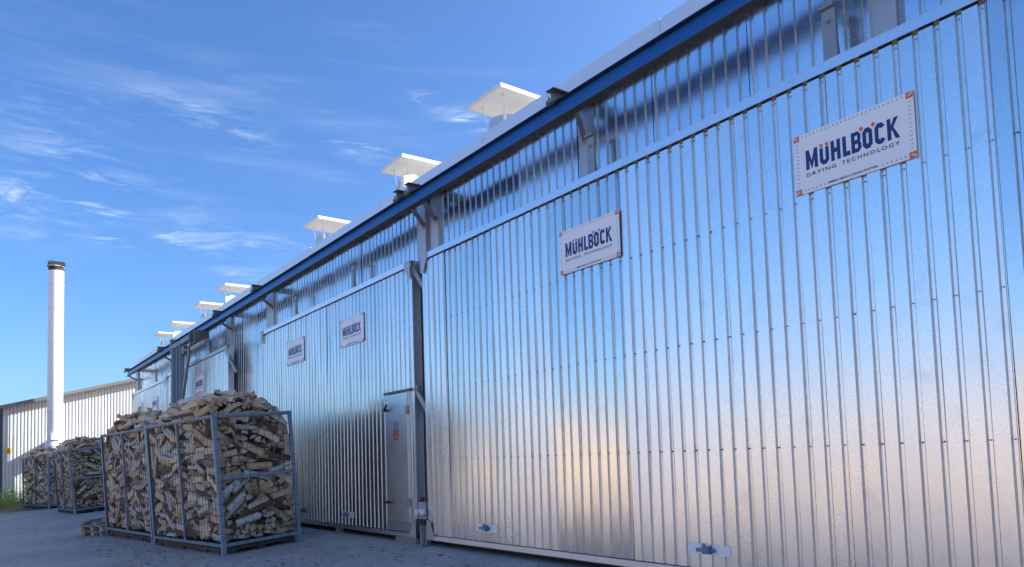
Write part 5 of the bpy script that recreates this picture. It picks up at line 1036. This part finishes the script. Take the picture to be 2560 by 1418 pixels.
def variants():
    rnd_ = random.Random(5); V = []
    for k in range(10):
        Ln = [.36, .38, .40, .35, .42, .37, .39, .33, .41, .36][k]; kind = ['wedge', 'half', 'slab', 'wedge', 'wedge', 'round', 'half', 'slab', 'wedge', 'round'][k]
        r = [.085, .06, .05, .075, .095, .034, .062, .045, .08, .042][k]
        if kind == 'wedge':
            a = [1.25, 0, 0, 1.0, .9, 0, 0, 0, 1.5][k]; m = 4
            P = [(0, 0)]+[(r*1.15*math.cos(-a/2+a*i/m), r*1.15*math.sin(-a/2+a*i/m)) for i in range(m+1)]; bark = list(range(1, m+1))
        elif kind == 'half':
            m = 6; P = [(r*math.cos(-math.pi/2+math.pi*i/m)*.85, r*math.sin(-math.pi/2+math.pi*i/m)) for i in range(m+1)]; bark = list(range(m))
        elif kind == 'slab':
            a, h = r, r*.5; P = [(-a, -h), (a, -h*1.15), (a*1.05, h*.8), (-a*.95, h)]; bark = [1] if k == 2 else []
        else:
            m = 8; P = [(r*math.cos(2*math.pi*i/m), r*math.sin(2*math.pi*i/m)) for i in range(m)]; bark = list(range(m))
        cx = sum(p[0] for p in P)/len(P); cy = sum(p[1] for p in P)/len(P)
        V.append((Ln, [(a-cx, b-cy) for a, b in P], bark))
    return V
def wood_mats():
    """split face with long grain, bark (white birch or brown), sawn end with rings; texture runs in each log's own frame (UV: x along the log in metres)"""
    ms = []
    for kind in ('split', 'bark', 'end'):
        m = bpy.data.materials.new('birch_'+kind); m.use_nodes = True; t = m.node_tree; b = t.nodes['Principled BSDF']; nn = t.nodes.new; lk = t.links.new
        uv = nn('ShaderNodeUVMap'); at = nn('ShaderNodeAttribute'); at.attribute_name = 'logid'; oi = nn('ShaderNodeObjectInfo')
        s0 = nn('ShaderNodeMath'); s0.operation = 'ADD'; lk(at.outputs['Fac'], s0.inputs[0]); lk(oi.outputs['Random'], s0.inputs[1])
        rndv = nn('ShaderNodeMath'); rndv.operation = 'FRACT'; lk(s0.outputs[0], rndv.inputs[0])
        wn = nn('ShaderNodeTexWhiteNoise'); wn.noise_dimensions = '1D'; lk(s0.outputs[0], wn.inputs['W'])
        off = nn('ShaderNodeCombineXYZ'); 
        k = nn('ShaderNodeMath'); k.operation = 'MULTIPLY'; lk(s0.outputs[0], k.inputs[0]); k.inputs[1].default_value = 37.0; lk(k.outputs[0], off.inputs[2])
        ad = nn('ShaderNodeVectorMath'); ad.operation = 'ADD'; lk(uv.outputs[0], ad.inputs[0]); lk(off.outputs[0], ad.inputs[1])
        def noise(sc, scale, d=4, r=.6):
            mp = nn('ShaderNodeMapping'); mp.inputs['Scale'].default_value = sc; lk(ad.outputs[0], mp.inputs[0])
            n = nn('ShaderNodeTexNoise'); n.inputs['Scale'].default_value = scale; n.inputs['Detail'].default_value = d; n.inputs['Roughness'].default_value = r; lk(mp.outputs[0], n.inputs['Vector']); return n.outputs[0]
        def mixc(f, a, c):
            q = nn('ShaderNodeMix'); q.data_type = 'RGBA'
            if hasattr(f, 'links'): lk(f, q.inputs[0])
            else: q.inputs[0].default_value = f
            for i, v in ((6, a), (7, c)):
                if hasattr(v, 'links'): lk(v, q.inputs[i])
                else: q.inputs[i].default_value = (*v, 1)
            return q.outputs[2]
        def rng(v, a, c, lo=0, hi=1):
            q = nn('ShaderNodeMapRange'); q.interpolation_type = 'SMOOTHSTEP'; lk(v, q.inputs[0]); q.inputs[1].default_value = a; q.inputs[2].default_value = c; q.inputs[3].default_value = lo; q.inputs[4].default_value = hi; return q.outputs[0]
        rr_ = wn.outputs['Value']
        if kind == 'split':
            c = mixc(rng(rr_, 0, 1), (.84, .64, .42), (.54, .365, .215))
            c = mixc(rng(noise((1.2, 26, 1), 3.0, 5), .35, .7, 0, .5), c, (.37, .255, .155))
            c = mixc(rng(noise((1.5, 5, 1), 4.0, 3), .52, .75, 0, .6), c, (.78, .66, .50))
            h = noise((1.2, 30, 1), 4.0, 4)
        elif kind == 'bark':
            birch = mixc(rng(noise((30, 4, 1), 2.2, 3), .56, .66), (.60, .58, .55), (.06, .05, .045))
            brown = mixc(noise((5, 12, 1), 4.0, 5), (.22, .13, .075), (.06, .04, .028))
            c = mixc(rng(rr_, .50, .56), birch, brown); h = noise((14, 14, 1), 3.0, 5)
        else:
            c = mixc(rng(rr_, 0, 1), (.62, .48, .34), (.46, .33, .21)); c = mixc(rng(noise((9, 9, 1), 4, 4), .4, .75, 0, .45), c, (.2, .12, .065)); h = noise((12, 12, 1), 6, 4)
        lk(c, b.inputs['Base Color']); b.inputs['Roughness'].default_value = .85; b.inputs['Specular IOR Level'].default_value = .25
        bp = nn('ShaderNodeBump'); bp.inputs['Strength'].default_value = .7; bp.inputs['Distance'].default_value = .006; lk(h, bp.inputs['Height']); lk(bp.outputs[0], b.inputs['Normal'])
        ms.append(m)
    return ms
WM = wood_mats()
def log_geo(k, seed):
    """one split log: rough ends, slight bend and taper along its length"""
    Ln, P, bark = VARS[k]; n = len(P); rg = random.Random(seed); S = 3
    bx, by = rg.uniform(-.010, .010), rg.uniform(-.010, .010); tw = rg.uniform(-.10, .10)
    vs, fs, mi, uv = [], [], [], []
    for i in range(S+1):
        t = i/S; e = 1-.07*t; a = tw*(t-.5); bend = 1-(2*t-1)**2
        for p in P:
            j = (rg.uniform(-.0025, .0025), rg.uniform(-.0025, .0025), rg.uniform(-.004, .004)*(1 if i in (0, S) else 0))
            vs.append((-Ln/2+Ln*t+j[2], (p[0]*math.cos(a)-p[1]*math.sin(a))*e+bx*bend+j[0], (p[0]*math.sin(a)+p[1]*math.cos(a))*e+by*bend+j[1]))
    per = [0]
    for i in range(n): per.append(per[-1]+math.dist(P[i], P[(i+1) % n]))
    for s in range(S):
        for i in range(n):
            a, b2 = s*n+i, s*n+(i+1) % n
            fs.append((a, b2, b2+n, a+n)); mi.append(1 if i in bark else 0)
            x0, x1 = Ln*s/S, Ln*(s+1)/S
            uv.append([(x0, per[i]), (x0, per[i+1]), (x1, per[i+1]), (x1, per[i])])
    for st_, rev in ((0, True), (S*n, False)):
        f = list(range(st_, st_+n)); f = f[::-1] if rev else f
        fs.append(tuple(f)); mi.append(2); uv.append([(vs[v][1], vs[v][2]) for v in f])
    return vs, fs, mi, uv
VARS = variants()
GEO = [log_geo(k, 100+k*7+j) for k in range(10) for j in range(3)]
def make_log_mesh(name, items):
    """items: list of (geo, matrix, id)"""
    V, F, MI, UV, ID = [], [], [], [], []
    for (vs, fs, mi, uv), M_, i_ in items:
        b = len(V); V += [tuple(M_@Vector(v)) for v in vs] if M_ is not None else vs
        F += [tuple(b+i for i in f) for f in fs]; MI += mi
        for u in uv: UV += u
        ID += [i_]*len(fs)
    me = bpy.data.meshes.new(name); me.from_pydata(V, [], F)
    for m in WM: me.materials.append(m)
    me.polygons.foreach_set('material_index', MI)
    l = me.uv_layers.new(name='UVMap'); l.data.foreach_set('uv', [c for p in UV for c in p])
    a = me.attributes.new('logid', 'FLOAT', 'FACE'); a.data.foreach_set('value', ID)
    return me
SHARED = [make_log_mesh('firewood_log', [(g, None, .0)]) for g in GEO]
LOGS = []
for i in range(0, len(LOGDATA), 8):
    k, x_, y_, z_, qw, qx, qy, qz = LOGDATA[i:i+8]
    LOGS.append((k, Vector((x_, y_, z_))/1000, Quaternion((qw, qx, qy, qz)).normalized()))
SIM = Matrix.Translation((-2.905, .04, .19))
WHERE = ['nearest crate', 'second crate', 'leaning crate', 'farthest crate']
for ci, (pos, yaw, ta, tb, flip, lab) in enumerate(CR):
    c, q = crate(pos, yaw, ta, tb, lab, ci == 3)
    MW = Matrix.Translation(pos)@q.to_matrix().to_4x4()
    # pallet below, following the crate's tilt
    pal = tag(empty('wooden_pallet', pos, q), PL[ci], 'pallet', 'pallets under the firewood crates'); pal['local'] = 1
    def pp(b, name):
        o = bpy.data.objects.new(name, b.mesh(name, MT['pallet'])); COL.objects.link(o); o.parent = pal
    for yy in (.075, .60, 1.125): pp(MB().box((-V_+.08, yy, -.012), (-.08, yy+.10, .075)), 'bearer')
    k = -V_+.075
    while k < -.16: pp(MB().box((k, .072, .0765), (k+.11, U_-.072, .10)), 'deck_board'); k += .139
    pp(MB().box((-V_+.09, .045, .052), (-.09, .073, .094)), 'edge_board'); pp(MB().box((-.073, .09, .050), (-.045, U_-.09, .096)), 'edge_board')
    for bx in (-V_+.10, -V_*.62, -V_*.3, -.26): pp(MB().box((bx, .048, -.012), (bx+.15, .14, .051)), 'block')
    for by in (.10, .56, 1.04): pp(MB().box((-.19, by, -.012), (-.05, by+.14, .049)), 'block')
    SM = MW@SIM
    if flip: SM = SM@Matrix.Translation((2.86, 1.22, 0))@Matrix.Rotation(math.pi, 4, 'Z')
    single = set(SINGLE[ci]); bulk = []
    for i, (k, p, qq) in enumerate(LOGS):
        g = k*3+(i*7+ci) % 3
        ML = SM@Matrix.Translation(p)@qq.to_matrix().to_4x4()
        if i in single:
            o = bpy.data.objects.new('firewood_log', SHARED[g]); COL.objects.link(o); o.matrix_world = ML
            heap = p.z > 1.93; lp = SIM@p if not flip else SIM@Vector((2.86-p.x, 1.22-p.y, p.z))
            kind_ = {0: 'narrow split wedge', 1: 'half round billet', 2: 'flat split slab', 3: 'split wedge', 4: 'broad split wedge', 5: 'thin round branch', 6: 'half round billet', 7: 'thin split slat', 8: 'thick quarter log', 9: 'round branch'}[k]
            if heap: place = ('near end' if lp.x > -V_/2 else 'far end')+' of heap on '+WHERE[ci]
            elif lp.x > -.30: place = 'short end of '+WHERE[ci]+', '+('above' if lp.z > 1.15 else 'below')+' middle rail'
            else: place = 'long side of '+WHERE[ci]+', '+('upper' if lp.z > 1.15 else 'lower')+' half, '+('right' if lp.x > -V_/2 else 'left')+' of post'
            tag(o, kind_+', '+place, 'log', ('logs heaped on the ' if heap else 'logs packed in the ')+WHERE[ci])
        else: bulk.append((GEO[g], ML, (i*.6180339+ci*.37) % 1.0))
    o = bpy.data.objects.new('firewood', make_log_mesh('firewood', bulk)); COL.objects.link(o)
    tag(o, 'mass of split birch firewood filling the '+WHERE[ci], 'firewood', kind='stuff')

# ------------------------------------------------------------------ loose boards beside the second crate
def boards(cx, cy, yaw, n, lab):
    t = tag(empty('board_stack', (cx, cy, gz(cx, cy))), lab, 'boards'); t['local'] = 1; t.rotation_euler = (R(4), 0, yaw)
    rb = random.Random(4)
    def pt(b, nm='board'):
        o = bpy.data.objects.new(nm, b.mesh(nm, MT['board'])); COL.objects.link(o); o.parent = t
    for xx in (-.52, -.06, .38):
        for yy in (-.44, .0, .40): pt(MB().box((xx, yy-.06, 0), (xx+.14, yy+.06, .088)), 'block')
    for i in range(6): pt(MB().box((-.55+i*.19, -.52+rb.uniform(-.02, .02), .090), (-.43+i*.19, .5, .112)))
    for xx in (-.58, -.1, .36):
        for yy in (-.43, .38): pt(MB().box((xx, yy-.055, .114), (xx+.15, yy+.055, .205)), 'block')
    for i in range(6): pt(MB().box((-.62+i*.195+rb.uniform(-.02, .02), -.54+rb.uniform(-.05, .05), .207+.0012*i), (-.48+i*.195, .52, .231+.0012*i)))
    for i, (x0_, x1_, y0_) in enumerate(((-.58, -.40, -.50), (-.33, -.18, -.38), (-.02, .16, -.46), (.24, .40, -.30))): pt(MB().box((x0_, y0_, .242), (x1_, y0_+.95, .287)))
    for i, (x0_, x1_, y0_) in enumerate(((-.45, -.28, -.42), (-.05, .12, -.25), (.2, .36, -.15))): pt(MB().box((x0_, y0_, .289), (x1_, y0_+.8, .33)))
boards(-18.55, -2.45, .25, 3, 'small stack of old pale boards and pallet pieces left of the second crate')

# ------------------------------------------------------------------ weeds and grass at the hall
def leaf_stuff(name, pts, m, lab):
    rg = random.Random(9); V, F = [], []
    for x_, y_, hgt, nlf, sp in pts:
        z_ = gz(x_, y_)-.012
        for _ in range(nlf):
            a = rg.uniform(0, 6.283); r = sp*math.sqrt(rg.random()); hh = hgt*rg.uniform(.1, 1)
            c = Vector((x_+r*math.cos(a), y_+r*math.sin(a), z_+hh)); l = rg.uniform(.035, .10); wd = l*rg.uniform(.3, .55)
            d = Vector((rg.gauss(0, 1), rg.gauss(0, 1), rg.gauss(.5, .6))).normalized(); s = d.orthogonal().normalized(); s.rotate(Quaternion(d, rg.uniform(0, 6.3)))
            b = len(V); V += [tuple(c), tuple(c+d*l*.5+s*wd*.5), tuple(c+d*l), tuple(c+d*l*.5-s*wd*.5)]; F.append((b, b+1, b+2, b+3))
        for _ in range(4):
            a = rg.uniform(0, 6.3); e = Vector((x_+sp*math.cos(a), y_+sp*math.sin(a), z_+hgt*rg.uniform(.6, 1))); b = len(V); V += [(x_-.006, y_, z_), (x_+.006, y_, z_), tuple(e)]; F.append((b, b+1, b+2))
    me = bpy.data.meshes.new(name); me.from_pydata(V, [], F); me.materials.append(m)
    o = bpy.data.objects.new(name, me); COL.objects.link(o); return tag(o, lab, name, kind='stuff')
wm = mat('weed_leaf', (.22, .36, .06), .5, 0, island=.45); wm.node_tree.nodes['Principled BSDF'].inputs['Transmission Weight'].default_value = 0
gm = mat('grass_blade', (.24, .32, .08), .6, 0, island=.4)
rg = random.Random(2)
leaf_stuff('weeds', [(rg.uniform(-41.2, -38.6), rg.uniform(-8, -2.4), rg.uniform(.3, .75), 60, .24) for _ in range(150)], wm, 'bright green weeds growing along the hall wall')
V, F = [], []
for _ in range(9000):
    x_, y_ = rg.uniform(-41.3, -36.6), rg.uniform(-10, -2.0); z_ = gz(x_, y_)-.013
    if rg.random() > (-36.4-x_)/2.2: continue
    h = rg.uniform(.06, .2); a = rg.uniform(0, 6.3); b = len(V); V += [(x_, y_, z_), (x_+.012*math.cos(a), y_+.012*math.sin(a), z_), (x_+rg.gauss(0, .05), y_+rg.gauss(0, .05), z_+h)]; F.append((b, b+1, b+2))
me = bpy.data.meshes.new('grass'); me.from_pydata(V, [], F); me.materials.append(gm); tag(inst('grass', me), 'short grass at the edge of the pavement by the hall', 'grass', kind='stuff')
# bark crumbs and chips lying on the pavement
V, F = [], []
for _ in range(2200):
    x_, y_ = rg.uniform(-34, -5), -abs(rg.gauss(0, 1.7))-.05
    if rg.random() < .3: x_, y_ = rg.uniform(-19, -9), rg.uniform(-3.4, -1.6)
    z_ = gz(x_, y_)+.002; a = rg.uniform(0, 6.3); l = rg.uniform(.006, .04); wd = l*rg.uniform(.25, .6); d = Vector((math.cos(a), math.sin(a), 0)); s = Vector((-d.y, d.x, .2))
    c = Vector((x_, y_, z_)); b = len(V); V += [tuple(c+d*l+s*wd), tuple(c-d*l+s*wd), tuple(c-d*l-s*wd+Vector((0, 0, .004))), tuple(c+d*l-s*wd+Vector((0, 0, .004)))]; F.append((b, b+1, b+2, b+3))
me = bpy.data.meshes.new('bark_litter'); me.from_pydata(V, [], F); me.materials.append(mat('bark_crumb', (.05, .035, .025), .9, 0, island=.8)); tag(inst('bark_litter', me), 'dark bark crumbs scattered on the pavement', 'litter', kind='stuff')

# ------------------------------------------------------------------ sawn timber drying in the sun across the yard (seen mirrored in the doors)
tm = mat('sawn_timber', (.37, .295, .23), .8, 0, noise=(3, .2), var=.18)
for i in range(10):
    xx = -33+i*5.7+rnd.uniform(-.2, .2); yy = -19.5+rnd.uniform(-.5, .5); b = MB(); zz = gz(xx, yy)
    n_ = rnd.choice([11, 12, 13])
    for k in range(n_):
        o_ = rnd.uniform(-.05, .05)
        b.box((xx-2.6+o_, yy-.6, zz+.12+k*.30), (xx+2.6+o_, yy+.6, zz+.12+k*.30+.26))
        if k: b.box((xx-2.2, yy-.58, zz+.12+k*.30-.04), (xx-2.1, yy+.58, zz+.12+k*.30))
    tag(b.build('timber_stack', tm), 'stack of sawn timber drying across the yard', 'timber stack', 'timber stacks across the yard')
